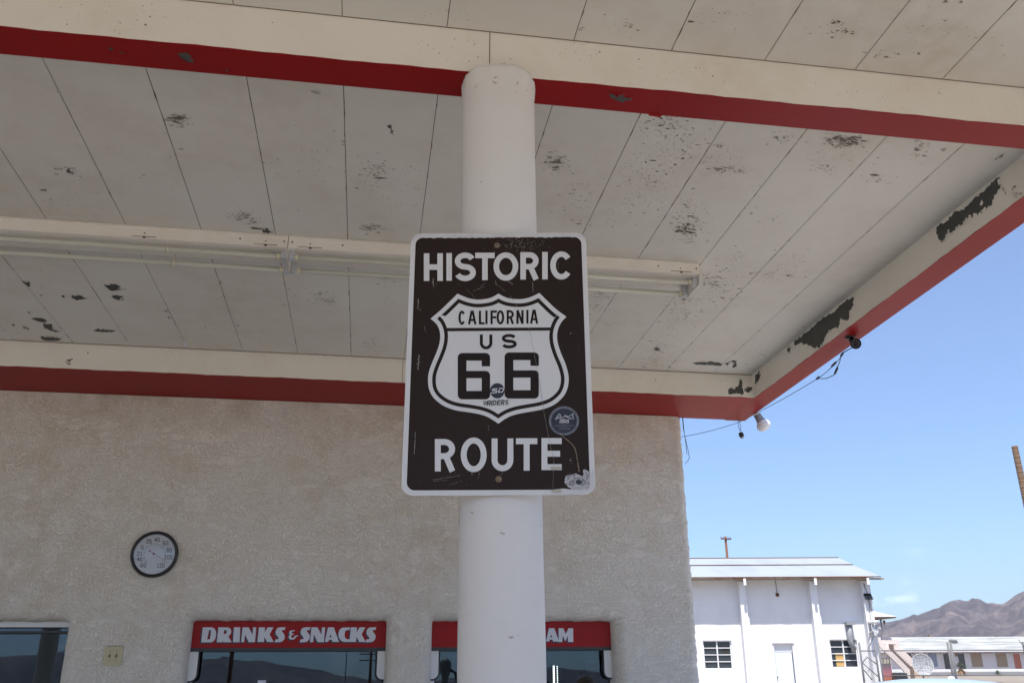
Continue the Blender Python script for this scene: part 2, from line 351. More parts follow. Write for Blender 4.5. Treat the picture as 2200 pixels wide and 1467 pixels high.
edge = np.where(inside, 0, np.clip(np.minimum(np.abs((azs-az_k[-1]+180) % 360-180), np.abs((azs-az_k[0]+180) % 360-180))/14, 0, 1))
crest = crest*(1-edge) + back*edge
t_ = (Q-R0)/(RC-R0)
X_, Y_ = Q*np.sin(A), Q*np.cos(A)
gul = 1.5*(fbm(X_*.0042, Y_*.0042, 21, 6, True) - .5)
shape = np.where(t_ <= 1, np.clip(t_, 0, 1)**1.55, np.clip(1-(t_-1)*1.2, 0, 1))
Hh = crest[:, None]*RC*shape*(1 + gul*1.0*np.clip(1-np.abs(1-t_)*.0, 0, 1)*np.clip((1-np.clip(t_, 0, 1))*3, 0, 1)) + EYE[2]*np.clip(t_*3, 0, 1) - 14*(1-np.clip(t_*8, 0, 1))
na, nr = Hh.shape
vv = np.stack([X_, Y_, Hh], -1).reshape(-1, 3)
idx = np.arange(na*nr).reshape(na, nr); nx = np.roll(idx, -1, 0)
ff = np.stack([idx[:, :-1], nx[:, :-1], nx[:, 1:], idx[:, 1:]], -1).reshape(-1, 4)
g = MB(); g.v = vv.tolist(); g.f = ff.tolist(); g.m = [0]*len(ff); g.sm = [True]*len(ff)
tag(g.build('mountains', M['mount']), kind='structure')

# ------------------------------------------------------------------ canopy
SLOPE = math.tan(R(1.83)); CX, CY, ZB = .426, 2.857, 3.675            # column, and the beam underside level there
def zb(y, up=0.): return ZB + up - SLOPE*(y-CY)
NC = (0, math.sin(R(1.83)), math.cos(R(1.83)))
def on_ceiling(x, y, up=.2): return on_plane(x, y, (CX, CY, ZB+up), NC)
XL, XI, XR = -11., 3.072, 3.256
YF = -1.2
can = Thing('canopy', 'flat forecourt roof with panelled off-white ceiling and cream and red beams', 'canopy', (CX, CY, ZB))
def jag(mb, loop, fn, m, amp=.004, sub=4):
    """a torn-edged patch of bare metal"""
    pts = []; q = [np.asarray(fn(*p)) for p in loop]
    for i in range(len(q)):
        a, b = q[i], q[(i+1) % len(q)]
        for k in range(sub):
            pts.append(a+(b-a)*k/sub + (rng.uniform(-1, 1, 3)*amp*(.6 if k == 0 else 1)))
    return pts
def patch(mb, loop, fn, axes, off, m, amp=.004):
    pts = jag(mb, loop, fn, m, amp*1.5, 6); o = pts[0]; i, j = axes; k = 3-i-j
    ref = np.asarray(fn(*loop[0]))
    def back(u, v):
        p = np.zeros(3); p[i] = u; p[j] = v
        p[k] = (zb(v, .2) if k == 2 and off[0] == 'c' else zb(v) if k == 2 else ref[k]) + off[1]
        return p
    mb.poly([[(p[i], p[j]) for p in pts]], back, m)
    n = len(pts); ctr = np.mean([(p[i], p[j]) for p in pts], 0); lift = np.zeros(3); lift[k] = -1     # paint lips curling off the torn edge
    on = False
    for q in range(n):
        if rng.random() < .25: on = rng.random() < .55
        if not on: continue
        a, c = back(pts[q][i], pts[q][j]), back(pts[(q+1) % n][i], pts[(q+1) % n][j])
        w = min(.35, rng.uniform(.006, .014)/(np.hypot(*(np.array([a[i], a[j]])-ctr))+1e-6)); h_ = rng.uniform(.002, .007)
        ia, ic = a.copy(), c.copy()
        for z_ in (ia, ic): z_[i] += (ctr[0]-z_[i])*w; z_[j] += (ctr[1]-z_[j])*w
        mb.quad(a+lift*.0004, c+lift*.0004, ic+lift*h_, ia+lift*h_, m=1 if off[0] == 'b' else 0)
def Z(px0, py0, sc): return lambda pts: [(px0+x/sc, py0+y/sc) for x, y in pts]
Z4 = Z(0, 440, 2.4444); Z5 = Z(1250, 530, 2.3158); Z7 = Z(1400, 0, 2.6675); Z8 = Z(700, 0, 2.6675); Z0 = Z(0, 0, 3.0556)

def ceiling(y0, y1, seams, patches, specks):
    mb = MB(); xs = [XL] + seams + [XI]
    for a, b in zip(xs[:-1], xs[1:]):
        g_ = .0015; mb.quad((a+g_, y0, zb(y0, .2)), (b-g_, y0, zb(y0, .2)), (b-g_, y1, zb(y1, .2)), (a+g_, y1, zb(y1, .2)), m=0)
    for x in seams:
        k = 40; w = .0015
        for i in range(k):
            ya, yb_ = y0+(y1-y0)*i/k, y0+(y1-y0)*(i+1)/k
            mb.quad((x-w, ya, zb(ya, .203)), (x+w, ya, zb(ya, .203)), (x+w, yb_, zb(yb_, .203)), (x-w, yb_, zb(yb_, .203)), m=1)
        for i in range(26):                                     # rust and dirt bleeding out of the joint
            ya = rng.uniform(y0, y1); l_ = rng.uniform(.01, .12); w2 = rng.uniform(.001, .0032); xo = x+rng.uniform(-.002, .002)
            mb.add([(xo-w2, ya, zb(ya, .1992)), (xo, ya-l_/2, zb(ya-l_/2, .1992)), (xo+w2, ya, zb(ya, .1992)), (xo, ya+l_/2, zb(ya+l_/2, .1992))], [(0, 1, 2, 3)], 1)
    for lp in patches: patch(mb, lp, on_ceiling, (0, 1), ('c', -.0012), 2, .006)
    for (px, py, sx, sy, n, sz) in specks:
        for _ in range(int(n*.8)):
            x_, y_ = px+rng.normal(0, sx*.55), py+rng.normal(0, sy*.55)
            p = on_ceiling(x_, y_)
            if not (XL < p[0] < XI-.02 and y0+.02 < p[1] < y1-.02): continue
            a = rng.lognormal(-5.68, .55)*sz; k = rng.integers(4, 7); th0 = rng.uniform(0, 6)
            ring = [(p[0]+a*rng.uniform(.5, 1.5)*math.cos(th0+6.283*i/k)*1.6, p[1]+a*rng.uniform(.35, 1)*math.sin(th0+6.283*i/k)*.8) for i in range(k)]
            mb.add([(q[0], q[1], zb(q[1], .2)-.0009-rng.uniform(0, .0002)) for q in ring], [tuple(range(k))], 3)
    return mb
low_seams = sorted([-2.22-.404*i for i in range(22)] + [-1.82, -1.412, -1.011, -.606, -.203, .202, .711, 1.118, 1.521, 1.921, 2.324, 2.726])
low_seams = [x for x in low_seams if x > XL+.1]
up_seams = sorted([-2.22-.404*i for i in range(22)] + [-1.82, -1.412, -1.011, -.604, -.2, .203, .711, 1.118, 1.521, 1.924, 2.328, 2.73])
up_seams = [x for x in up_seams if x > XL+.1]
P_low = [Z4(p) for p in (
 [(532,408),(560,420),(600,415),(630,428),(640,440),(668,443),(620,448),(590,455),(565,440)],
 [(580,478),(610,473),(640,478),(635,488),(660,498),(630,497),(600,492)],
 [(370,472),(390,478),(415,473),(435,485),(465,490),(440,495),(400,500),(375,490)],
 [(322,478),(345,476),(350,484),(328,486)],
 [(120,400),(140,395),(165,410),(150,430),(130,415)], [(206,470),(230,472),(218,478)],
 [(158,598),(180,592),(220,593),(248,605),(238,618),(200,612)],
 [(228,625),(270,625),(285,640),(275,650),(320,665),(290,668),(255,655),(225,645)],
 [(210,690),(240,685),(290,688),(325,697),(310,712),(260,714),(225,708)],
 [(490,662),(510,645),(530,650),(560,652),(605,655),(600,668),(540,668)],
 [(60,625),(80,630),(72,640)], [(115,628),(150,645),(150,655),(120,645)], [(150,560),(170,565),(158,570)],
 [(858,553),(878,551),(874,561)], [(880,585),(902,590),(890,597)], [(1150,395),(1163,402),(1158,410)], [(1238,628),(1250,630),(1246,638)],
 [(1385,125),(1425,128),(1432,148),(1385,148)], [(1310,118),(1340,120),(1330,128)],
 [(2016,372),(2040,375),(2036,388),(2020,386)], [(1980,412),(1995,415),(1990,422)])]
P_low += [Z5(p) for p in ([(552,578),(600,568),(650,570),(700,580),(690,593),(640,588),(600,587),(560,583)],
 [(715,580),(740,565),(745,571),(722,588)], [(740,565),(770,565),(766,575),(742,572)], [(766,568),(774,590),(760,600),(745,598),(757,588)],
 [(355,500),(375,493),(390,505),(378,518),(358,512)], [(430,596),(437,590),(441,600)])]
P_low += [Z7([(1965,915),(1985,890),(2015,880),(2010,905),(1990,900)]), Z7([(1663,858),(1690,848),(1675,862)]), Z7([(372,836),(400,834),(392,843)]), Z8([(355,715),(368,715),(385,760),(378,768)]),
          Z0([(450,1105),(465,1103),(468,1118),(488,1135),(465,1135),(440,1130)]), Z0([(360,1105),(395,1104),(404,1112),(380,1112)]), Z0([(508,1158),(545,1162),(525,1166)]), Z0([(252,1244),(300,1242),(312,1252),(270,1250)]),
          Z0([(2050,603),(2080,598),(2105,612),(2070,606)]), Z0([(365,590),(380,588),(384,606),(374,602)]), Z8([(1150,760),(1165,775),(1155,780)])]
SPK = [(1195,345,22,16,90,1.1),(1200,352,30,25,70,.7),(1430,268,70,30,260,.7),(1480,480,36,45,300,.8),(1475,495,20,14,90,1.3),(1400,360,60,60,240,.6),(1560,366,45,10,150,.7),(1812,300,40,10,190,1.1),(1805,308,25,12,120,.8),
 (1975,318,20,22,110,.7),(1540,620,45,45,230,.8),(1530,600,30,15,80,.9),(1660,590,60,14,150,.7),(1700,560,50,25,80,.6),(1412,752,26,22,120,.9),(1400,780,30,14,110,.8),(1460,672,34,26,160,.8),(1470,640,30,12,80,.8),(1465,580,30,10,60,.8),(800,372,34,32,120,.7),(800,490,34,8,110,.9),(815,365,18,18,60,.8),
 (520,465,26,14,110,.8),(545,480,20,12,50,.8),(382,255,20,8,80,1.2),(385,262,26,14,60,.7),(1240,430,50,70,200,.6),(1330,470,40,40,110,.5),(1800,330,90,40,110,.5),(1770,360,25,12,70,.7),(1640,450,60,60,90,.5),(1880,380,40,16,60,.6),
 (700,640,20,12,90,.8),(710,650,16,8,50,.7),(800,740,30,14,120,.7),(830,650,14,30,60,.6),(680,640,45,22,60,.6),(480,640,30,12,50,.5),(1280,650,25,30,120,.8),(1290,632,14,14,60,1.1),(1320,700,40,30,100,.6),(1630,760,60,14,70,.7),(1720,700,50,20,50,.6),
 (880,420,50,50,90,.5),(850,600,40,8,60,.6),(640,380,70,60,60,.5),(300,360,120,90,60,.5),(700,330,80,70,70,.5),(150,430,80,40,50,.5),(150,366,16,8,30,1.1),(60,610,50,30,40,.7),(440,700,20,12,40,.5),(560,640,80,50,50,.5),(1550,330,50,20,80,.5),(1690,295,40,10,70,.7),(1480,320,60,30,110,.6),(1380,420,50,40,120,.6),(1570,560,40,30,70,.6),(1440,720,40,30,80,.6)]
b = ceiling(2.947, 6.475, low_seams, P_low, SPK); can.part('ceiling', b, [M['ceil'], M['seam'], M['bare'], M['mildew']], recalc=False)
SPKU = [(1800,60,50,20,50,.7),(1550,40,80,30,50,.5),(2000,60,80,40,60,.5),(1330,60,40,30,30,.7),(1000,30,80,16,20,.5),(2100,100,60,30,40,.5),(1900,115,60,10,30,.6)]
PU = [Z7([(1680,8),(1696,4),(1692,12)]), Z7([(1775,8),(1784,6),(1778,13)]), Z7([(1100,180),(1117,178),(1114,186)]), Z7([(1040,128),(1060,124),(1072,126),(1050,134)]), Z8([(1745,142),(1757,146),(1750,154)]), Z8([(1452,165),(1475,160),(1472,168)])]
b = ceiling(YF+.2, 2.791, up_seams, PU, SPKU); can.part('ceiling', b, [M['ceil'], M['seam'], M['bare'], M['mildew']], recalc=False)

def xbeam(ya, yb_, x0, x1, faces=(1, 1)):
    """a boxed beam along X: cream sides, red underside, paint line slightly unsteady"""
    mb = MB(); k = int((x1-x0)/.06)
    for i in range(k):
        a, b_ = x0+(x1-x0)*i/k, x0+(x1-x0)*(i+1)/k
        wa, wb = (math.sin(a*7)+math.sin(a*17.3+1)+math.sin(a*41))*.0012, (math.sin(b_*7)+math.sin(b_*17.3+1)+math.sin(b_*41))*.0012
        mb.quad((a, ya, zb(ya, .21)), (b_, ya, zb(ya, .21)), (b_, ya, zb(ya)+.003+wb), (a, ya, zb(ya)+.003+wa), m=0)
        mb.quad((a, ya, zb(ya)+.003+wa), (b_, ya, zb(ya)+.003+wb), (b_, ya, zb(ya)), (a, ya, zb(ya)), m=1)
        mb.quad((a, ya, zb(ya)), (b_, ya, zb(ya)), (b_, yb_, zb(yb_)), (a, yb_, zb(yb_)), m=1)
        mb.quad((a, yb_, zb(yb_)), (b_, yb_, zb(yb_)), (b_, yb_, zb(yb_, .21)), (a, yb_, zb(yb_, .21)), m=0)
    return mb
def under(x, y): return on_plane(x, y, (CX, CY, ZB), NC)
def face_y(Yp): return lambda x, y: on_plane(x, y, (0, Yp, 0), (0, 1, 0))
def face_x(Xp): return lambda x, y: on_plane(x, y, (Xp, 0, 0), (1, 0, 0))
def minis(mb, fn, axes, kval, cl, m):
    i, j = axes; k = 3-i-j
    for (px, py, sx, sy, n, sz) in cl:
        for _ in range(n):
            p = fn(px+rng.normal(0, sx*.5), py+rng.normal(0, sy*.5)); a = rng.lognormal(-5.95, .5)*sz; c = rng.integers(4, 6); t0 = rng.uniform(0, 6); vs = []
            for q in range(c):
                w = np.array(p, float); w[i] += a*rng.uniform(.5, 1.3)*math.cos(t0+6.28*q/c); w[j] += a*rng.uniform(.5, 1.3)*math.sin(t0+6.28*q/c); w[k] = kval(w); vs.append(w)
            mb.add(vs, [tuple(range(c))], m)
BM = [M['cream'], M['red'], M['bare'], M['seam'], M['mildew']]
# outer row beam over the column
b = xbeam(2.793, 2.946, XL, XI)
for lp in (Z8([(1622,535),(1640,530),(1660,550),(1680,530),(1710,535),(1715,560),(1750,560),(1755,575),(1720,575),(1700,590),(1660,575),(1635,560)]),
           Z0([(1165,350),(1220,345),(1270,380),(1272,415),(1220,405),(1180,375)]), Z0([(710,308),(748,322),(735,330),(712,322)]), Z0([(1465,462),(1500,455),(1515,460),(1490,468)]), Z0([(782,340),(850,348),(853,356),(790,350)]), Z0([(210,250),(225,243),(236,248)])):
    patch(b, lp, under, (0, 1), ('b', -.0012), 2, .0012)
lp_ = under(*Z8([(1895, 648)])[0])                                            # a flap of paint hanging off the lower edge
b.add([(lp_[0]-.03, 2.945, zb(2.945)), (lp_[0]+.03, 2.945, zb(2.945)), (lp_[0]+.02, 2.95, zb(2.945)-.008), (lp_[0]-.03, 2.948, zb(2.945)-.006)], [(0, 1, 2, 3)], 1)
minis(b, face_y(2.793), (0, 2), lambda w: 2.7922, [(250, 40, 200, 40, 60, .55), (950, 110, 120, 30, 45, .6), (1500, 150, 160, 40, 60, .55), (1900, 200, 160, 40, 50, .55), (1250, 110, 60, 30, 40, .5)], 4)
b.quad((CX-.055, 2.7915, zb(2.793, .2)), (CX-.052, 2.7915, zb(2.793, .2)), (CX-.052, 2.7915, zb(2.793)), (CX-.055, 2.7915, zb(2.793)), m=3)   # joint between two lengths
b.quad((XL, 2.7905, zb(2.793, .197)), (XI, 2.7905, zb(2.793, .197)), (XI, 2.7905, zb(2.793, .2)), (XL, 2.7905, zb(2.793, .2)), m=3)
can.part('beam', b, BM, recalc=False)
# beam against the building
b = xbeam(6.487, 7.10, XL, XI)
for lp in (Z5([(790,648),(800,665),(803,735),(775,738),(760,730),(730,735),(728,710),(740,698),(755,710),(775,695)]), Z5([(808,705),(820,700),(848,697),(848,718),(825,725),(810,718)])):
    patch(b, lp, face_y(6.487), (0, 2), ('y', -.0015), 2, .004)
minis(b, face_y(6.487), (0, 2), lambda w: 6.4862, [(150, 778, 10, 6, 18, 1.4), (700, 765, 150, 20, 30, .6), (1450, 805, 160, 14, 60, .7), (1510, 797, 30, 5, 50, .9), (350, 750, 160, 20, 30, .6)], 4)
b.quad((.195, 6.4855, zb(6.487, .2)), (.198, 6.4855, zb(6.487, .2)), (.198, 6.4855, zb(6.487)), (.195, 6.4855, zb(6.487)), m=3)
b.quad((XL, 6.4845, zb(6.487, .196)), (XI, 6.4845, zb(6.487, .196)), (XI, 6.4845, zb(6.487, .2)), (XL, 6.4845, zb(6.487, .2)), m=3)
b.quad((2.66, 7.06, zb(7.06)-.001), (2.95, 6.72, zb(6.72)-.001), (2.954, 6.72, zb(6.72)-.001), (2.666, 7.06, zb(7.06)-.001), m=3)
can.part('beam', b, BM, recalc=False)
# edge beam on the open side, and along the front
b = MB(); k = 140; y0, y1 = YF, 7.12
for i in range(k):
    a, c_ = y0+(y1-y0)*i/k, y0+(y1-y0)*(i+1)/k
    wa, wc = (math.sin(a*7)+math.sin(a*19+1)+math.sin(a*43))*.0012, (math.sin(c_*7)+math.sin(c_*19+1)+math.sin(c_*43))*.0012
    b.quad((XI, a, zb(a, .21)), (XI, c_, zb(c_, .21)), (XI, c_, zb(c_)+.003+wc), (XI, a, zb(a)+.003+wa), m=0)
    b.quad((XI, a, zb(a)+.003+wa), (XI, c_, zb(c_)+.003+wc), (XI, c_, zb(c_)), (XI, a, zb(a)), m=1)
    b.quad((XI, a, zb(a)), (XI, c_, zb(c_)), (XR, c_, zb(c_)), (XR, a, zb(a)), m=1)
    b.quad((XR, a, zb(a)), (XR, c_, zb(c_)), (XR, c_, zb(c_, .5)), (XR, a, zb(a, .5)), m=0)
b.quad((XI, 7.12, zb(7.12)), (XR, 7.12, zb(7.12)), (XR, 7.12, zb(7.12, .5)), (XI, 7.12, zb(7.12, .5)), m=0)
b.quad((XI-.002, 6.48, zb(6.48)-.0008), (XI+.003, 6.48, zb(6.48)-.0008), (XI+.003, 7.12, zb(7.12)-.0008), (XI-.002, 7.12, zb(7.12)-.0008), m=3)
for lp in (Z7([(2003,1007),(2000,1070),(1985,1095),(1965,1120),(1955,1165),(1925,1190),(1895,1215),(1860,1230),(1835,1245),(1805,1255),(1790,1290),(1745,1310),(1720,1340),(1700,1315),(1690,1345),(1675,1390),(1650,1380),(1630,1330),(1640,1295),(1690,1265),(1740,1215),(1790,1195),(1850,1130),(1900,1100),(1950,1050)]),
           Z7([(2070,1075),(2095,1065),(2100,1100),(2085,1110),(2095,1140),(2080,1140),(2070,1100)]), Z7([(2012,1075),(2022,1082),(2034,1112),(2020,1102)]), Z7([(2108,1112),(2126,1105),(2120,1120)]),
           Z5([(1362,243),(1360,270),(1350,300),(1338,325),(1340,360),(1305,365),(1285,355),(1280,400),(1245,410),(1225,440),(1205,470),(1190,500),(1160,505),(1130,492),(1115,480),(1085,480),(1060,495),(1055,475),(1110,430),(1160,390),(1200,350),(1260,320),(1310,270)]),
           Z5([(1020,515),(1035,490),(1042,500),(1035,530)]), Z5([(862,640),(885,618),(892,640),(880,665),(870,690),(862,680)])):
    patch(b, lp, face_x(XI), (1, 2), ('x', -.0015), 2, .006)
b.poly([[(p[1], p[2]) for p in [face_x(XI)(*q) for q in Z7([(1882,1175),(1893,1145),(1902,1160),(1896,1178)])]]], lambda u, v: (XI-.0022, u, v), 0)
can.part('beam', b, BM, recalc=False)
b = xbeam(YF, YF+.2, XL, XI); b.quad((XL, YF-.001, zb(YF, .2)), (XR, YF-.001, zb(YF, .2)), (XR, YF-.001, zb(YF, .5)), (XL, YF-.001, zb(YF, .5)), m=0); can.part('beam', b, BM, recalc=False)
b = MB(); 
b.add([(XL, YF, zb(YF, .5)), (XR+.02, YF, zb(YF, .5)), (XR+.02, 7.13, zb(7.13, .5)), (XL, 7.13, zb(7.13, .5)), (XL, YF, zb(YF, .54)), (XR+.02, YF, zb(YF, .54)), (XR+.02, 7.13, zb(7.13, .54)), (XL, 7.13, zb(7.13, .54))], [(0,3,2,1),(4,5,6,7),(0,1,5,4),(1,2,6,5),(2,3,7,6),(3,0,4,7)])
b.quad((XL, YF, zb(YF, .0)), (XL, 7.13, zb(7.13)), (XL, 7.13, zb(7.13, .5)), (XL, YF, zb(YF, .5)))
can.part('roof_deck', b, M['galv'])

# ------------------------------------------------------------------ columns
def column(x, y, label, grp):
    t = Thing('column', label, 'column', (x, y, 0), group=grp); zt = zb(y)
    b = MB(); prof = []
    for i in range(40):
        z_ = zt*i/39; r_ = .1377 if z_ < 2.9 else .1377 + .0022*(z_-2.9)/.8; prof.append((r_+.0006*math.sin(z_*9), z_))
    b.lathe(prof, (x+.0105, y, 0), (-.0055, 0, 1), 48); t.part('shaft', b, M['col'])
    if grp and y > 0:
        b = MB(); az0 = math.atan2(-y, -x)
        def onc(a, z_, l=.0006): r_ = .1378+l+(.0022*(z_-2.9)/.8 if z_ > 2.9 else 0); return (x-.0055*(z_-1.9)+r_*math.cos(az0+a), y+r_*math.sin(az0+a), z_)
        for (a_, z_, w_, h_, n_, mi) in ((-.55, 1.43, .05, .02, 26, 0), (-.45, 1.45, .04, .012, 26, 0), (-.72, 1.40, .02, .02, 10, 0), (.1, 1.62, .3, .01, 2, 0), (.2, 3.2, .5, .4, 4, 0), (-.3, 3.62, .25, .03, 14, 1), (.25, 3.62, .3, .03, 14, 1), (0, 1.8, .6, .3, 4, 0), (-.2, 3.3, .7, .3, 3, 1)):
            for _ in range(n_):
                aa, zz_ = a_+rng.normal(0, w_), z_+rng.normal(0, h_); sz = rng.uniform(.001, .0045); k_ = 5; t0 = rng.uniform(0, 6); rot = rng.uniform(-.4, .6)
                b.add([onc(aa+(sz*2.2*math.cos(t0+6.28*i/k_))/.138, zz_+sz*math.sin(t0+6.28*i/k_)*rng.uniform(.3, 1)+rot*sz*2*math.cos(t0+6.28*i/k_)) for i in range(k_)], [tuple(range(k_))], mi)
        b.quad(onc(-1.36, 2.02), onc(-1.345, 2.02), onc(-1.33, 1.985), onc(-1.345, 1.985), m=2); b.quad(onc(-1.345, 1.985), onc(-1.33, 1.985), onc(-1.345, 1.95), onc(-1.355, 1.95), m=2)
        t.part('scuffs', b, [mat('scuff', (.44, .39, .33), .8), mat('rust_stain', (.40, .28, .16), .85), M['gap']], recalc=False)
    b = MB(); n = 128; vs = []
    pr = [(.1385, -.075), (.1405, -.066), (.1432, -.045), (.1452, -.02), (.1440, -.005), (.139, -.0005)]
    for (r_, h_) in pr:
        for j in range(n):
            q = 2*math.pi*j/n; w = .0018*math.sin(q*5+1)+.0012*math.sin(q*13)+.0007*math.sin(q*29) if h_ > -.07 else 0
            vs.append((x-.0096+(r_+w)*math.cos(q), y+(r_+w)*math.sin(q), zt+h_+w*1.2))
    b.add(vs, [(i*n+j, i*n+(j+1) % n, (i+1)*n+(j+1) % n, (i+1)*n+j) for i in range(len(pr)-1) for j in range(n)], 0, True)
    b.poly([[(x-.0096+.1385*math.cos(2*math.pi*j/n), y+.1385*math.sin(2*math.pi*j/n)) for j in range(n)]], lambda u, v: (u, v, zt-.0006), 0)
    t.part('collar', b, M['col']); return t
c0 = column(CX, CY, 'round white column carrying the brown route sign', 'canopy columns')
b = MB(); d_ = on_plane(1090, 1428, (CX, CY-.135, 0), (0, 1, 0))
column(-4.9, -1.05, 'round white column of the front row, mirrored in the leftmost window', 'canopy columns')

# ------------------------------------------------------------------ strokes and glyphs (2-D, y down)
def arc(cx, cy, rx, ry, a0, a1, n=18): return [(cx+rx*math.cos(R(a0+(a1-a0)*i/n)), cy+ry*math.sin(R(a0+(a1-a0)*i/n))) for i in range(n+1)]
def glyph(ch, x, y, w, h, t):
    """centre lines of a sans letter in the box (x, y, w, h); t = stroke width. -> [(points, closed)]"""
    k = t/2; x0, x1, y0, y1 = x+k, x+w-k, y+k, y+h-k; mx_, my = x+w/2, y+h/2; T, B, Lf, Rt = y, y+h, x, x+w
    s = lambda *p: (list(p), False)
    if ch == 'H': return [s((x0, T), (x0, B)), s((x1, T), (x1, B)), s((x0, my), (x1, my))]
    if ch == 'I': return [s((mx_, T), (mx_, B))]
    if ch == 'T': return [s((Lf, y0), (Rt, y0)), s((mx_, T), (mx_, B))]
    if ch == 'L': return [s((x0, T), (x0, B)), s((Lf, y1), (Rt, y1))]
    if ch == 'E': return [s((x0, T), (x0, B)), s((Lf, y0), (Rt, y0)), s((Lf, my-.01*h), (Rt-.08*w, my-.01*h)), s((Lf, y1), (Rt, y1))]
    if ch == 'F': return [s((x0, T), (x0, B)), s((Lf, y0), (Rt, y0)), s((Lf, my), (Rt-.12*w, my))]
    if ch == 'A': return [s((x0-.1*k, B), (mx_-.35*k, T)), s((x1+.1*k, B), (mx_+.35*k, T)), s((x+.22*w, y+.68*h), (x+.78*w, y+.68*h))]
    if ch == 'N': return [s((x0, T), (x0, B)), s((x1, T), (x1, B)), s((x0, T), (x1, B))]
    if ch == 'M': return [s((x0, B), (x0, T)), s((x1, B), (x1, T)), s((x0, T), (mx_, B-.25*h)), s((x1, T), (mx_, B-.25*h))]
    if ch == 'U': r = (x1-x0)/2; return [([(x0, T)] + arc(mx_, y1-r*1.05, r, r*1.05, 180, 0) + [(x1, T)], False)]
    if ch in 'O': return [(arc(mx_, my, (x1-x0)/2, (y1-y0)/2, 0, 360, 40)[:-1], True)]
    if ch == '0': rx = (x1-x0)/2; return [(arc(mx_, y0+rx, rx, rx, 180, 360, 12) + arc(mx_, y1-rx, rx, rx, 0, 180, 12), True)]
    if ch == 'C': return [(arc(mx_, my, (x1-x0)/2, (y1-y0)/2, -38, -322, 36), False)]
    if ch == 'S':
        ry = (y1-y0)/4; rx = (x1-x0)/2
        return [(arc(mx_, y0+ry, rx*.95, ry, -22, -180, 16) + arc(mx_, y0+ry, rx*.95, ry, 180, 112, 6)[1:] + arc(mx_, y1-ry, rx, ry, -68, 0, 6) + arc(mx_, y1-ry, rx, ry, 0, 160, 16)[1:], False)]
    if ch == 'R': r = h*.265-k*.5; return [s((x0, T), (x0, B)), ([(x0, y0), (x1-r*1.1, y0)] + arc(x1-r*1.1, y0+r, r*1.1, r, -90, 90, 14) + [(x0, y0+2*r)], False), s((x+.55*w, y0+2*r), (x1+.1*k, B))]
    if ch == 'D': r = (y1-y0)/2; rx = min(r, (x1-x0)*.8); return [([(x0, y0), (x1-rx, y0)] + arc(x1-rx, my, rx, r, -90, 90, 16) + [(x0, y1)], True)]
    if ch == 'B': r = h*.25-k*.4; return [s((x0, T), (x0, B)), ([(x0, y0)] + arc(x1-r*1.1, y0+r, r, r, -90, 90, 10) + [(x0, y0+2*r)], False), ([(x0, y0+2*r)] + arc(x1-r, (y0+2*r+y1)/2, r, (y1-y0-2*r)/2, -90, 90, 10) + [(x0, y1)], False)]
    if ch == '1': return [s((mx_, T), (mx_, B)), s((x+.18*w, y+.2*h), (mx_, T+k)), s((x+.12*w, y1), (Rt-.12*w, y1))]
    if ch == '2': r = (x1-x0)/2; return [(arc(mx_, y0+r, r, r, 190, 385, 14) + [(x0, y1)], False), s((Lf, y1), (Rt, y1))]
    if ch == '4': return [s((x+.72*w, T), (x+.72*w, B)), s((x+.72*w, T), (x0, y+.68*h)), s((Lf, y+.68*h), (Rt, y+.68*h))]
    if ch == '6': r = (x1-x0)/2; return [(arc(mx_, y1-r, r, r, 0, 360, 20)[:-1], True), ([(x0, y1-r), (x0, y0+r)] + arc(mx_, y0+r, r, r, 180, 320, 10), False)]
    if ch == '8': r = (x1-x0)/2; ra = (my-y0)/2; return [(arc(mx_, y0+ra, r*.9, ra, 0, 360, 20)[:-1], True), (arc(mx_, y1-ra, r, ra, 0, 360, 20)[:-1], True)]
    if ch == '-': return [s((Lf+.1*w, my), (Rt-.1*w, my))]
    return []
LAY = [0]
def stroke(mb, pts, closed, t, fn, m=0, lift=0.):
    """fn(x, y, lift) -> 3-D; every stroke sits a hair above the last so that no faces share a plane"""
    pts = [p for i, p in enumerate(pts) if i == 0 or abs(p[0]-pts[i-1][0])+abs(p[1]-pts[i-1][1]) > 1e-6]; P = np.array(pts, float); n = len(P); LAY[0] = (LAY[0]+1) % 6; lf = lift + LAY[0]*.00012
    Lp, Rp = [], []
    for i in range(n):
        a = P[i-1] if (i > 0 or closed) else None; c = P[(i+1) % n] if (i < n-1 or closed) else None
        d1 = (P[i]-a)/(np.linalg.norm(P[i]-a)+1e-9) if a is not None else None; d2 = (c-P[i])/(np.linalg.norm(c-P[i])+1e-9) if c is not None else None
        if d1 is None: d1 = d2
        if d2 is None: d2 = d1
        n1 = np.array([-d1[1], d1[0]]); n2 = np.array([-d2[1], d2[0]]); nn = n1+n2; nn = nn/(np.linalg.norm(nn)+1e-9); nn = nn/max(.45, nn @ n1)
        Lp.append(P[i]+nn*t/2); Rp.append(P[i]-nn*t/2)
    vs = [fn(p[0], p[1], lf) for p in Lp] + [fn(p[0], p[1], lf) for p in Rp]
    mb.add(vs, [(i, (i+1) % n, n+(i+1) % n, n+i) for i in range(n if closed else n-1)], m)
def text(mb, s, boxes, t, fn, m=0, lift=0.):
    for ch, (x, y, w, h) in zip(s, boxes):
        for pts, cl in glyph(ch, x, y, w, h, t): stroke(mb, pts, cl, t, fn, m, lift)

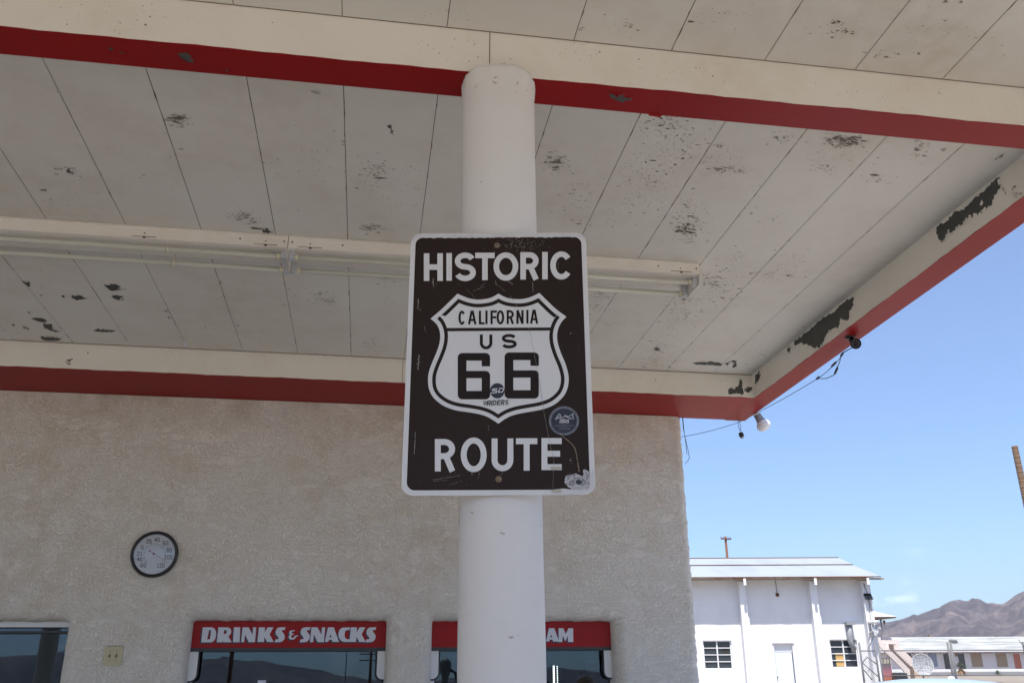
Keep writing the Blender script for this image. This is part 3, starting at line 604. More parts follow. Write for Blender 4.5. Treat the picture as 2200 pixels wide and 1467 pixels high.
# ------------------------------------------------------------------ the route sign
DS = 2.733; HS = HD                     # faces the photographer; measured along the view heading
def sgn(zx, zy, lift=0.):               # from the 1100 px close-up of the sign to its face
    return on_plane(850+zx/2.4444, 480+zy/2.4444, EYE+HS*(DS-.0012-lift), HS)
sc_ = EYE + HS*DS
rs_ = Thing('route_sign', 'brown and white historic highway shield sign bolted to the column', 'sign', tuple(on_plane(1070, 780, sc_, HS)))
def rrect(x0, y0, x1, y1, r, n=8): return arc(x1-r, y0+r, r, r, -90, 0, n)+arc(x1-r, y1-r, r, r, 0, 90, n)+arc(x0+r, y1-r, r, r, 90, 180, n)+arc(x0+r, y0+r, r, r, 180, 270, n)
cs = np.array([on_plane(850+x/2.4444, 480+y/2.4444, sc_, HS) for x, y in ((76, 55), (1000, 50), (1053, 1422), (30, 1428))])
o_s = cs.mean(0); su = SDV
u0_, u1_ = -.3048, .3048; z0_, z1_ = -.4572, .4572
cen = np.array([np.mean(cs @ su), 0, np.mean(cs[:, 2])])
def pl(u, v, lift=0.): return su*(cen[0]+u) + HS*(DS - lift) + np.array([0, 0, cen[2]+v])
loop = [(u, v) for u, v in rrect(u0_, z0_, u1_, z1_, .038)]
b = MB(); b.slab(loop, lambda u, v: pl(u, v, 0), lambda u, v: pl(u, v, -.0025), 0); rs_.part('panel', b, M['sheet'])
b = MB(); lp2 = [(u, v) for u, v in rrect(u0_+.0165, z0_+.0165, u1_-.0165, z1_-.0165, .026)]
b.poly([lp2], lambda u, v: pl(u, v, .0005)); rs_.part('background', b, M['brown'])
# worn bare rim along the top and at the lower right
b = MB()
top = [(u0_+.004, z1_-.03)] + [(u0_+.01+.008*i+rng.uniform(-.003, .003), z1_-.0165+rng.uniform(-.003, .001)) for i in range(0, 74)] + [(u1_-.004, z1_-.03)] + [(u1_-.012, z1_-.008), (u1_-.03, z1_-.002), (u0_+.03, z1_-.002), (u0_+.012, z1_-.008)]
b.poly([top], lambda u, v: pl(u, v, .0009))
b.poly([[(u1_-.14, z0_+.016), (u1_-.10, z0_+.02), (u1_-.05, z0_+.014), (u1_-.018, z0_+.03), (u1_-.015, z0_+.07), (u1_-.002, z0_+.08), (u1_-.002, z0_+.04), (u1_-.01, z0_+.012), (u1_-.04, z0_+.002), (u1_-.13, z0_+.002)]], lambda u, v: pl(u, v, .0009))
rs_.part('worn_rim', b, M['alu'])
SH = [(540,368),(568,384),(600,394),(655,398),(705,388),(755,365),(800,410),(845,452),(897,490),(868,522),(850,568),(850,620),(868,680),(893,740),(908,800),(906,850),(890,895),(860,930),(820,958),(765,977),(700,989),(640,1000),(600,1013),(570,1029),(540,1051),
      (510,1031),(480,1014),(440,1001),(385,991),(318,981),(262,962),(220,935),(190,902),(173,860),(171,800),(186,745),(210,688),(230,630),(233,575),(216,530),(183,500),(235,456),(280,413),(325,369),(378,391),(428,400),(480,395),(512,385)]
def smooth(lp, hard, n=3):
    out = []; k = len(lp); P = np.array(lp, float)
    for i in range(k):
        p1, p2 = P[i], P[(i+1) % k]; p0 = P[i-1] if i not in hard else p1+(p1-p2)*.6; p3 = P[(i+2) % k] if (i+1) % k not in hard else p2+(p2-p1)*.6
        for j in range(n):
            t = j/n; out.append(tuple(.5*((2*p1)+(-p0+p2)*t+(2*p0-5*p1+4*p2-p3)*t*t+(-p0+3*p1-3*p2+p3)*t**3)))
    return out
def inset(lp, d):
    P = np.array(lp, float); k = len(P); out = []
    ar = sum(P[i][0]*P[(i+1) % k][1]-P[(i+1) % k][0]*P[i][1] for i in range(k)); sg_ = 1 if ar > 0 else -1
    for i in range(k):
        d1 = P[i]-P[i-1]; d2 = P[(i+1) % k]-P[i]; d1 = d1/(np.linalg.norm(d1)+1e-9); d2 = d2/(np.linalg.norm(d2)+1e-9)
        n1 = np.array([-d1[1], d1[0]])*sg_; n2 = np.array([-d2[1], d2[0]])*sg_; nn = n1+n2; nn = nn/(np.linalg.norm(nn)+1e-9); out.append(tuple(P[i]+nn*d/max(.4, nn @ n1)))
    return out
hard = {0, 5, 8, 24, 40, 43}
shp = smooth(SH, hard)
b = MB()
b.poly([shp], lambda x, y: sgn(x, y, .0002), 0); b.poly([inset(shp, 22)], lambda x, y: sgn(x, y, .0007), 1); b.poly([inset(shp, 41)], lambda x, y: sgn(x, y, .0012), 0)
b.quad(sgn(255, 549, .0017), sgn(822, 546, .0017), sgn(818, 562, .0017), sgn(258, 566, .0017), m=1)
shield = rs_.part('shield', b, [M['sheet'], M['ink']], recalc=False)
b = MB(); LT = .0018
text(b, 'HISTORIC', [(148,157,100,145),(266,156,30,145),(309,153,112,150),(418,154,102,144),(514,152,130,149),(655,151,96,144),(769,150,30,144),(812,147,117,148)], 29, lambda x, y, l: sgn(x, y, l), 0, .0003)
text(b, 'ROUTE', [(206,1131,106,170),(342,1123,136,182),(504,1128,114,172),(632,1127,112,170),(766,1126,106,168)], 31, lambda x, y, l: sgn(x, y, l), 0, .0003)
rs_.part('lettering', b, M['sheet'], recalc=False)
b = MB()
text(b, 'CALIFORNIA', [(330,458,36,74),(380,458,44,72),(437,458,30,72),(470,457,14,72),(498,457,34,72),(530,456,40,74),(583,455,38,73),(634,455,38,72),(685,454,14,72),(706,453,42,73)], 11.5, lambda x, y, l: sgn(x, y, l), 0, LT)
text(b, 'US', [(442,583,66,78),(556,580,80,76)], 16, lambda x, y, l: sgn(x, y, l), 0, LT)
def six(x, y, w, h):
    o = rrect(x, y, x+w, y+h, 24, 6); i1 = [(x+44, y+38), (x+w-46, y+38), (x+w-46, y+72), (x+w-2, y+72)]
    outer = []
    # block six: ring with a square counter below, notch open to the right above
    outer = arc(x+w-24, y+24, 24, 24, -90, 0, 6) + [(x+w, y+70), (x+w-44, y+70), (x+w-44, y+40), (x+46, y+40), (x+46, y+94), (x+w-24, y+94)] + arc(x+w-24, y+118, 24, 24, -90, 0, 6) + arc(x+w-24, y+h-24, 24, 24, 0, 90, 6) + arc(x+24, y+h-24, 24, 24, 90, 180, 6) + arc(x+24, y+24, 24, 24, 180, 270, 6)
    hole = [(x+46, y+132), (x+w-44, y+132), (x+w-44, y+h-44), (x+46, y+h-44)]
    b.poly([outer, hole], lambda p, q: sgn(p, q, LT))
six(326, 680, 170, 243); six(572, 677, 180, 242)
rs_.part('numerals', b, M['ink'], recalc=False)
# scratches, chips
b = MB()
def scratch(pts, w, jit=1.5, m=0):
    P = [(x+rng.uniform(-jit, jit), y+rng.uniform(-jit, jit)) for x, y in pts]; k = len(P)
    for (xa, ya), (xb, yb_) in zip(P[:-1], P[1:]):
        d = math.hypot(xb-xa, yb_-ya)+1e-6; nx_, ny_ = -(yb_-ya)/d*w*rng.uniform(.4, 1), (xb-xa)/d*w*rng.uniform(.4, 1)
        b.quad(sgn(xa-nx_, ya-ny_, .0026), sgn(xa+nx_, ya+ny_, .0026), sgn(xb+nx_*.6, yb_+ny_*.6, .0026), sgn(xb-nx_*.6, yb_-ny_*.6, .0026), m=m)
def cline(x0, y0, x1, y1, n=8, bow=0): return [(x0+(x1-x0)*i/n+bow*math.sin(math.pi*i/n), y0+(y1-y0)*i/n) for i in range(n+1)]
for a_, w_ in (((700, 545, 730, 690), 1), ((730, 690, 800, 1110), 1.2), ((800, 1110, 832, 1250), 1.3), ((832, 1250, 826, 1395), 1.3), ((597, 375, 640, 440), 1), ((120, 395, 116, 450), 3), ((122, 690, 118, 770), 3.2), ((103, 1095, 99, 1210), 2.4), ((197, 290, 199, 330), 3.5), ((719, 310, 722, 360), 2.2), ((150, 540, 158, 570), 1.5),
               ((195, 1345, 340, 1322), 1.4), ((200, 1352, 270, 1348), 1.2), ((280, 1372, 330, 1357), 1), ((470, 310, 430, 350), 1), ((374, 345, 420, 395), .8), ((590, 305, 615, 320), 3), ((525, 300, 528, 325), 2.5), ((530, 320, 578, 358), .9), ((408, 355, 470, 330), 1), ((395, 1300, 402, 1320), 1.6), ((402, 1320, 410, 1300), 1.4), ((435, 1300, 442, 1320), 1.6), ((436, 1318, 430, 1345), 1.2), ((855, 205, 852, 245), 1.2), ((560, 1305, 556, 1320), 1.2)):
    scratch(cline(*a_), w_)
for (cx_, cy_, sx, sy, n, sz) in ((640, 110, 70, 26, 110, 2.2), (600, 105, 40, 18, 40, 2.6), (700, 130, 40, 22, 40, 1.8), (540, 720, 300, 300, 60, 1.4), (540, 1250, 300, 90, 50, 1.5), (490, 1075, 4, 4, 2, 5), (930, 1245, 8, 8, 3, 4), (920, 575, 8, 8, 3, 3.5), (120, 430, 6, 20, 8, 3), (120, 740, 6, 26, 10, 3.5), (100, 1190, 6, 14, 6, 4), (950, 350, 40, 250, 20, 1.3), (250, 1380, 90, 20, 12, 2), (200, 320, 8, 12, 6, 3)):
    for _ in range(n):
        x_, y_ = cx_+rng.normal(0, sx), cy_+rng.normal(0, sy)
        if not (110 < x_ < 960 and 80 < y_ < 1385): continue
        a = sz*rng.uniform(.4, 1.3); k = 5; t0 = rng.uniform(0, 6)
        b.add([sgn(x_+a*rng.uniform(.5, 1.3)*math.cos(t0+6.28*i/k)*1.2, y_+a*rng.uniform(.4, 1)*math.sin(t0+6.28*i/k), .0027) for i in range(k)], [tuple(range(k))], 0)
br = [(862,1105),(900,1135),(935,1170),(950,1215),(958,1265),(966,1312)]
for w_, l_ in ((4.5, 1),): scratch([(x+rng.uniform(-1, 1), y) for (x, y) in smooth(br+[br[-1]], {0, 5, 6}, 5)[:25]], w_, 1, 1)
rs_.part('scratches', b, [M['scr'], M['bolt']], recalc=False)
b = MB(); b.quad(sgn(812, 1277, .0029), sgn(868, 1276, .0029), sgn(870, 1290, .0029), sgn(815, 1292, .0029)); b.quad(sgn(820, 1397, .0029), sgn(872, 1396, .0029), sgn(868, 1412, .0029), sgn(818, 1410, .0029)); rs_.part('tape_scrap', b, M['tape'], recalc=False)
for (bx, by) in ((533, 116), (541, 1342)):
    b = MB(); p = sgn(bx, by); b.lathe([(.0075, .001), (.0075, .0035), (.005, .0065), (.0001, .007)], p, -HS, 14); b.lathe([(.0105, .0005), (.0105, .002), (.0075, .002)], p, -HS, 16); rs_.part('bolt', b, M['bolt'])
for zz in (cen[2]+.33, cen[2]-.33):
    b = MB(); q0 = pl(0, zz-cen[2], -.0145); b.tube([q0-SDV*.10, q0+SDV*.10], .011, 8); rs_.part('bracket', b, M['galv'])
# stickers
def disc(cx_, cy_, rx, ry, n=36): return arc(cx_, cy_, rx, ry, 0, 360, n)[:-1]
b = MB(); b.poly([disc(534, 878, 38, 40)], lambda x, y: sgn(x, y, .0032), 0)
def it(pts, w, m=1, l=.0036): stroke(b, pts, False, w, lambda x, y, q: sgn(x, y, q), m, l)
it([(534, 868), (512, 869), (508, 876), (532, 879), (528, 888), (500, 890)], 4.5); it([(543, 866), (566, 865), (568, 872), (560, 884), (540, 886), (545, 872)], 4.5)
k_ = rs_.part('sticker', b, [M['stk_dark'], M['stk_white']], recalc=False); k_['label'] = 'small round black sticker between the two numerals'
b = MB()                                       # RIDERS wordmark with a chequered tail
sh_ = lambda x, y, l: sgn(x + (940-y)*.18, y - (x-530)*.035, l)
text(b, 'RIDERS', [(480,927,20,27),(501,927,6,27),(510,927,20,27),(533,927,18,27),(554,927,18,27),(575,927,18,27)], 5.2, sh_, 0, .0022)
for i in range(5):
    for j in range(4):
        if (i+j) % 2 == 0: b.quad(*[sh_(458+i*5.5+dx+j*1.2, 928+j*6+dy, .0022) for dx, dy in ((0, 0), (5.5, 0), (5.5, 6), (0, 6))], m=0)
k_ = rs_.part('sticker', b, M['stk_dark'], recalc=False); k_['label'] = 'small black riders wordmark sticker with a chequered tail'
b = MB(); cx_, cy_ = 884, 1036
b.poly([disc(cx_, cy_, 80, 77)], lambda x, y: sgn(x, y, .0016), 0); b.poly([disc(cx_, cy_, 67, 64)], lambda x, y: sgn(x, y, .0021), 1)
for a0, a1, nn in ((-125, -55, 17), (-150, -130, 5), (-30, 20, 11), (160, 200, 9), (40, 70, 7), (75, 105, 8)):
    for i in range(nn):
        a = a0+(a1-a0)*i/max(1, nn-1)
        if rng.random() < .2: continue
        q = arc(cx_, cy_, 73.5, 70.5, a, a+2.2, 1); stroke(b, q, False, 4.2, lambda x, y, l: sgn(x, y, l), 2, .0021)
for pts in ([(838, 1027), (850, 1012), (858, 1000), (866, 1004), (862, 1014), (880, 1018), (894, 1008), (908, 1014), (926, 1002), (934, 998), (928, 1010), (936, 1018)], [(842, 1030), (850, 1022), (866, 1022), (878, 1030), (890, 1026)], [(886, 1006), (896, 1014), (906, 1020), (918, 1022)], [(912, 1026), (924, 1022), (936, 1026)], [(848, 1010), (856, 1018)]):
    stroke(b, pts, False, 2.2, lambda x, y, l: sgn(x, y, l), 3, .0026)
for pts in ([(862, 1031), (882, 1031), (882, 1044), (862, 1044), (862, 1038), (880, 1038)], [(888, 1031), (908, 1031), (908, 1044), (886, 1044), (886, 1038), (906, 1038)]): stroke(b, pts, False, 2.3, lambda x, y, l: sgn(x, y, l), 3, .0026)
for yy, xx0, xx1, w_ in ((1050, 860, 912, 3), (1061, 834, 936, 2.6), (1071, 858, 914, 2), (1080, 858, 912, 2)):
    x_ = xx0
    while x_ < xx1:
        l_ = rng.uniform(2, 5); stroke(b, [(x_, yy), (x_+l_, yy)], False, w_, lambda x, y, l: sgn(x, y, l), 2, .0026); x_ += l_+rng.uniform(2, 5)
k_ = rs_.part('sticker', b, [M['stk_grey'], M['stk_dark'], M['stk_line'], M['stk_white']], recalc=False); k_['label'] = 'round grey-rimmed motorcycle club sticker'
# torn white sticker with a motorcycle at the lower right corner
b = MB(); Zm = lambda pts: [((970+x/5.434-850)*2.4444, (800+y/5.434-480)*2.4444) for x, y in pts]
torn = Zm([(1320,1280),(1325,1225),(1350,1195),(1400,1190),(1450,1180),(1490,1195),(1530,1215),(1545,1180),(1530,1140),(1560,1128),(1600,1150),(1615,1185),(1620,1300),(1610,1350),(1600,1362),(1400,1360),(1360,1330),(1335,1300)])
tj = []
for i in range(len(torn)):
    p, q = torn[i], torn[(i+1) % len(torn)]
    for k in range(3): tj.append((p[0]+(q[0]-p[0])*k/3+rng.uniform(-2, 2), p[1]+(q[1]-p[1])*k/3+rng.uniform(-2, 2)))
b.poly([tj], lambda x, y: sgn(x, y, .0016), 0)
for c_, r_ in (((1405,1290), 30), ((1535,1285), 32)):
    stroke(b, Zm(disc(c_[0], c_[1], r_, r_*.95, 18)), True, 3.0, lambda x, y, l: sgn(x, y, l), 1, .002); stroke(b, Zm(disc(c_[0], c_[1], r_*.5, r_*.5, 12)), True, 2, lambda x, y, l: sgn(x, y, l), 1, .002)
for pts in ([(1405,1290),(1440,1235),(1480,1240),(1535,1285)],[(1440,1235),(1425,1200),(1450,1195)],[(1450,1290),(1500,1300),(1530,1285)],[(1470,1225),(1520,1235),(1545,1250)],[(1340,1230),(1380,1215),(1350,1260)],[(1560,1160),(1590,1200),(1575,1250)],[(1335,1290),(1370,1310)],[(1590,1280),(1600,1295),(1585,1298)],[(1350,1205),(1400,1200)]):
    stroke(b, Zm(pts), False, 2.6, lambda x, y, l: sgn(x, y, l), 1, .002)
b.poly([Zm([(1450,1260),(1490,1245),(1520,1270),(1500,1310),(1460,1300)])], lambda x, y: sgn(x, y, .0021), 1)
for yy in (1335, 1350): stroke(b, Zm([(1420, yy), (1595, yy+2)]), False, 2, lambda x, y, l: sgn(x, y, l), 2, .002)
k_ = rs_.part('sticker', b, [M['stk_torn'], M['stk_dark'], M['stk_line']], recalc=False); k_['label'] = 'torn white motorcycle sticker peeling at the lower right corner'

# ------------------------------------------------------------------ fluorescent strip lights
def strip_light(x0, x1, label, mid=True):
    t = Thing('strip_light', label, 'strip light', ((x0+x1)/2, 4.7, zb(4.7, .2)), group='fluorescent strip lights under the canopy')
    Y0, Y1 = 4.59, 4.86; zc = lambda y: zb(y, .2)-.0012
    b = MB()                                # body: tray with a bright lip, sloping underside
    sec = [(Y0, zc(Y0)), (Y0-.004, zc(Y0)-.012), (Y0-.004, zc(Y0)-.017), (Y0, zc(Y0)-.019), (Y0, zc(Y0)-.062), (Y0-.003, zc(Y0)-.064), (Y0-.003, zc(Y0)-.078), (Y0+.03, zc(Y0)-.080), (Y1-.02, zc(Y1)-.052), (Y1, zc(Y1))]
    n = len(sec); b.add([(x0, y, z) for y, z in sec]+[(x1, y, z) for y, z in sec], [(i, i+1, n+i+1, n+i) for i in range(n-1)])
    b.add([(x1, y, z) for y, z in sec], [tuple(range(n))]); b.add([(x0, y, z) for y, z in sec], [tuple(range(n))[::-1]])
    body = t.part('housing', b, M['white'])
    b = MB()
    for xx in ([x0+.12, x1-.12] + ([ (x0+x1)/2+.45] if mid else [])):   # rusty slots and knock-outs in the front lip
        b.quad((xx-.065, Y0-.0038, zc(Y0)-.0695), (xx+.065, Y0-.0038, zc(Y0)-.0695), (xx+.065, Y0-.0038, zc(Y0)-.0655), (xx-.065, Y0-.0038, zc(Y0)-.0665))
        b.add([(xx-.012, Y0-.0042, zc(Y0)-.066), (xx+.015, Y0-.0042, zc(Y0)-.066), (xx+.006, Y0-.0042, zc(Y0)-.078), (xx-.004, Y0-.0042, zc(Y0)-.077)], [(0, 1, 2, 3)])
        b.lathe([(.004, 0), (.004, .001), (.0001, .0012)], (xx, Y0-.001, zc(Y0)-.045), (0, -1, 0), 8)
    for xx in (x0+.02, x1-.02, x0+.30, x1-.26): b.lathe([(.0055, 0), (.0045, .0012), (.0001, .0014)], (xx, Y0-.0006, zc(Y0)-.04), (0, -1, 0), 10)
    t.part('rust_marks', b, M['rust'])
    for ty in (Y0+.055, Y1-.045):
        zt = zc(ty)-.106
        b = MB(); b.tube([(x0+.055, ty, zt), (x1-.055, ty, zt)], .0150, 14); b.tube([(x0+.03, ty, zt), (x0+.056, ty, zt)], .0162, 14, 1); b.tube([(x1-.056, ty, zt), (x1-.03, ty, zt)], .0162, 14, 1)
        tb = t.part('tube', b, [M['tube'], M['socket']])
        if ty < Y0+.1: pass
        for sx, dx in ((x0, 1), (x1, -1)):
            b = MB(); a_, c_ = sorted((sx+.004*dx, sx+.034*dx)); b.box((a_, ty-.022, zt-.020), (c_, ty+.022, zc(ty)-.03)); t.part('socket', b, M['holder'])
    for sx, dx in ((x0, 1), (x1, -1)):       # end plate closing the section
        b = MB(); pts = [(Y0-.004, zc(Y0)-.078), (Y0+.02, zc(Y0)-.135), (Y1-.01, zc(Y1)-.128), (Y1, zc(Y1)-.005), (Y0, zc(Y0)-.005)]
        a_, c_ = sx-.0015*dx, sx+.0015*dx; nn = len(pts)
        b.add([(a_, y, z) for y, z in pts]+[(c_, y, z) for y, z in pts], [tuple(range(nn)), tuple(range(nn, 2*nn))]+[(i, (i+1) % nn, nn+(i+1) % nn, nn+i) for i in range(nn)]); t.part('end_plate', b, M['white'])
    if mid:
        for ty in (Y0+.055, Y1-.045):
            zt = zc(ty)-.106; xx = (x0+x1)/2+.57; b = MB(); b.tube([(xx, ty, zt-.022), (xx, ty-.02, zt), (xx, ty, zt+.022), (xx, ty, zc(ty)-.05)], .005, 6); t.part('tube_clip', b, M['socket'])
    return t
strip_light(-.53, 1.905, 'dirty twin tube strip light running behind the sign, free end on the right', False)
strip_light(-2.975, -.536, 'dirty twin tube strip light left of the sign, with tube clips and rusty slots')

# ------------------------------------------------------------------ the station building
WY = 7.05; XC = 2.648; RY = WY+.13
st = Thing('station_building', 'stucco service station with three windows under the canopy', 'building', (0, WY, 0))
OPEN = [(-4.6, -2.13, .86, 1.835), (-1.268, .172, .90, 1.842), (.522, 1.962, .90, 1.842)]   # x0, x1, z0, z1 of the glazed openings
b = MB(); RO = .10
def wall_face():
    xs = sorted({-9.5, XC-.07} | {v for o in OPEN for v in (o[0]-RO, o[1]+RO)}); zs = sorted({0, 3.537} | {v for o in OPEN for v in (o[2]-RO, o[3]+RO)})
    for i in range(len(xs)-1):
        for j in range(len(zs)-1):
            cxm, czm = (xs[i]+xs[i+1])/2, (zs[j]+zs[j+1])/2
            if any(o[0]-RO < cxm < o[1]+RO and o[2]-RO < czm < o[3]+RO for o in OPEN): continue
            b.quad((xs[i], WY, zs[j]), (xs[i+1], WY, zs[j]), (xs[i+1], WY, zs[j+1]), (xs[i], WY, zs[j+1]))
wall_face()
for (x0, x1, z0, z1) in OPEN:
    nx_, nz_ = 60, 40
    def ringpts(off, cr):
        pts = []
        X0, X1, Z0_, Z1_ = x0-off, x1+off, z0-off, z1+off
        for i in range(nx_): pts.append((X0+(X1-X0)*i/nx_, Z0_))
        for i in range(nz_): pts.append((X1, Z0_+(Z1_-Z0_)*i/nz_))
        for i in range(nx_): pts.append((X1-(X1-X0)*i/nx_, Z1_))
        for i in range(nz_): pts.append((X0, Z1_-(Z1_-Z0_)*i/nz_))
        cr = min(cr, .014); out = []
        for (px, pz) in pts:                 # soften the corners
            ux = X0+cr if px < X0+cr else X1-cr if px > X1-cr else px; uz_ = Z0_+cr if pz < Z0_+cr else Z1_-cr if pz > Z1_-cr else pz
            if cr > 0 and ux != px and uz_ != pz:
                d = max(abs(px-ux), abs(pz-uz_)); l = math.hypot(px-ux, pz-uz_); out.append((ux+(px-ux)/l*d, uz_+(pz-uz_)/l*d))
            else: out.append((px, pz))
        return out
    rings = []
    for k in range(9):
        a = R(90)*k/8; off = RO*(1-math.sin(a)); yy = WY + RO*(1-math.cos(a)); rings.append((off, yy, .06*k/8))
    rings.append((-.003, RY+.06, .06))
    nn = 2*(nx_+nz_); vs = []
    for kk, (off, yy, cr) in enumerate(rings):
        for q, (px, pz) in enumerate(ringpts(off, cr)):
            w = (math.sin(px*23+pz*5)+math.sin(px*51+1)+math.sin(pz*37))*.0022 if 0 < kk else 0
            vs.append((px, yy+w, pz+(w if 0 < kk else 0)))
    b.add(vs, [(i*nn+j, i*nn+(j+1) % nn, (i+1)*nn+(j+1) % nn, (i+1)*nn+j) for i in range(len(rings)-1) for j in range(nn)], 0, True)
nz_ = 180; vs = []; pf = [(XC-.07, WY)] + [(XC-.07+.07*math.sin(R(15*i)), WY+.07-.07*math.cos(R(15*i))) for i in range(1, 7)] + [(XC, 13.)]
for j in range(nz_+1):
    w = .0035*(math.sin(j*1.7)+math.sin(j*.61+2)+.9*math.sin(j*3.9))
    for i, (px, py) in enumerate(pf): vs.append((px+(w if 0 < i else 0), py+(w*.4 if 0 < i < 7 else 0), 3.537*j/nz_))
k = len(pf); b.add(vs, [(j*k+i, j*k+i+1, (j+1)*k+i+1, (j+1)*k+i) for j in range(nz_) for i in range(k-1)], 0, True)
st.part('wall', b, M['stucco'], recalc=False)
b = MB(); b.box((-9.5, 10.9, 0), (XC-.02, 11.05, 3.5)); b.box((-9.65, WY, 0), (-9.5, 13, 3.5)); b.box((-9.5, 12.9, 0), (XC-.01, 13, 3.5)); st.part('back_wall', b, M['room'])
b = MB(); b.box((-9.66, 7.16, 3.5), (XC+.02, 13.1, 3.9)); st.part('roof', b, M['gravel'])
b = MB(); b.box((-9.5, 7.4, -.2), (XC-.02, 10.9, .02)); st.part('floor', b, M['room'])
# windows: frames, tilted panes, white corner plates with a dark gasket
for wi, (x0, x1, z0, z1) in enumerate(OPEN):
    f = MB(); yb = RY+.012
    tl = .021
    zt = z1 if wi == 0 else z1-.2
    for a_ in ((x0, x1, z0, z0+.05), (x0, x1, z1-.045 if wi == 0 else zt-.02, z1 if wi == 0 else zt), (x0, x0+.03, z0+.05, zt-.045), (x1-.004, x1, z0+.05, zt-.045)):
        f.box((a_[0], yb, a_[2]), (a_[1], yb+.05, a_[3]))
    if wi:
        for sx, dx in ((x0, 1), (x1, -1)):     # plate with one rounded lower inner corner
            w_, h_ = .060, .225; lp = [(sx, zt), (sx+dx*w_, zt)] + [(sx+dx*(w_-.045+.045*math.cos(R(q))), zt-h_+.045+.045*-math.sin(R(q))) for q in range(0, 91, 15)] + [(sx, zt-h_)]
            f.slab(lp, lambda u, v: (u, yb-.004, v), lambda u, v: (u, yb+.04, v))
    win = st.part('window', f, M['frame'])
    q = MB()
    zb_, zt_ = z0+.05, zt-.018; kx = 1
    q.quad((x0+.012, yb+.040, zb_), (x1-.012, yb+.040, zb_), (x1-.012, yb+.040+tl*(zt_-zb_), zt_), (x0+.012, yb+.040+tl*(zt_-zb_), zt_)); st.part('pane', q, M['glass'], parent=win, recalc=False)
    q = MB()
    if wi == 0:
        q.box((x0, yb-.004, z1-.085), (x1-.003, yb+.03, z1-.068)); q.box((x0, yb-.003, z1-.0455), (x1-.003, yb+.0, z1-.042))
    else:
        q.box((x0+.001, yb-.014, zt-.022), (x1-.001, yb+.03, zt+.004))
        for sx, dx in ((x0, 1), (x1, -1)):
            w_, h_ = .060, .225
            pts = [(sx+dx*(w_+.006), zt-.008)] + [(sx+dx*(w_-.045+.051*math.cos(R(a))), zt-h_+.045-.051*math.sin(R(a))) for a in range(0, 91, 15)] + [(sx, zt-h_-.006)]
            q.tube([(u, yb+.002, v) for u, v in pts], .0075, 8)
    st.part('gasket', q, M['gasket'], parent=win)
# things behind and on the glass
b = MB(); p = np.array([-.735, RY+.036, 1.372]); b.box(p-(.03, 0, .045), p+(.03, .002, .045)); b.box(p-(.017, .002, .022), p+(.017, -.0005, .012), 1)
tag(b.build('paper_note', [M['sign_white'], M['sign_navy']]), 'small white note with a dark picture stuck inside the drinks window', 'note')
ledm = mat('led_dot', (1, 1, 1)); ledm.node_tree.nodes['Principled BSDF'].inputs['Emission Color'].default_value = (.95, 1, .97, 1); ledm.node_tree.nodes['Principled BSDF'].inputs['Emission Strength'].default_value = 1.1
for k, (px, r_, lb) in enumerate(((1190, .0085, 'bright lit row of white dots hanging inside the ice cream window'), (1197.5, .005, 'fainter lit row of white dots beside the bright row inside the window'))):
    p = on_plane(px, 1431, (0, 7.6, 0), (0, 1, 0)); b = MB()
    b.box((p[0]-.014, 7.612, .75), (p[0]+.014, 7.62, p[2]+.02), 1)
    for i in range(30): b.lathe([(r_, .004), (r_*.7, r_*.6), (.0001, r_*.9)], (p[0], 7.612, p[2]-i*.0137), (0, -1, 0), 8)
    tag(b.build('light_strip', [ledm, M['black']]), lb, 'light strip')

# ------------------------------------------------------------------ painted boards over the windows
def wallY(Yp):
    def fn(x, y): return on_plane(x, y, (0, Yp, 0), (0, 1, 0))
    return fn
DECO = {
 'D': ([(218,128),(315,128),(340,140),(354,170),(356,205),(348,240),(333,268),(308,282),(202,282)], [(285,155),(300,157),(303,175),(299,210),(292,250),(263,252)]),
 'R': ([(380,128),(480,128),(505,143),(512,168),(506,195),(482,222),(517,281),(432,281),(425,262),(423,281),(362,281)], [(440,155),(460,157),(466,172),(462,188),(452,196),(432,196)]),
 'I': ([(540,128),(603,128),(598,281),(528,281)],),
 'N': ([(628,128),(690,128),(730,205),(735,128),(768,128),(755,280),(690,280),(652,200),(645,280),(612,280)],),
 'K': ([(795,128),(858,128),(855,180),(885,128),(945,128),(905,200),(948,278),(880,278),(852,225),(848,278),(780,278)],),
 'S': ([(975,150),(988,134),(1010,128),(1068,127),(1060,155),(1038,155),(1030,163),(1036,175),(1055,198),(1062,222),(1056,250),(1040,270),(1015,280),(958,282),(966,252),(990,250),(1000,240),(992,226),(972,202),(966,176)],),
 '&': ([(1165,157),(1160,170),(1138,168),(1130,180),(1137,192),(1152,192),(1150,205),(1132,208),(1124,222),(1132,237),(1150,235),(1165,215),(1198,208),(1192,222),(1175,225),(1165,245),(1140,255),(1115,250),(1101,235),(1103,215),(1116,203),(1106,190),(1109,172),(1125,158)],),
 'A': ([(1505,128),(1565,128),(1618,277),(1550,277),(1545,255),(1515,255),(1508,277),(1472,277)], [(1530,198),(1542,230),(1518,230)]),
 'C': ([(1730,128),(1730,155),(1702,155),(1682,166),(1675,200),(1681,238),(1702,250),(1728,250),(1725,277),(1670,278),(1635,262),(1616,230),(1612,190),(1625,150),(1655,131)],),
 'M': ([(1467,150),(1520,150),(1547,216),(1580,150),(1630,150),(1632,305),(1573,305),(1572,232),(1543,300),(1512,232),(1508,305),(1467,305)],),
 'E': ([(0,128),(98,128),(96,155),(58,155),(57,186),(88,186),(87,212),(56,212),(56,252),(96,252),(94,280),(-10,280)],),
}
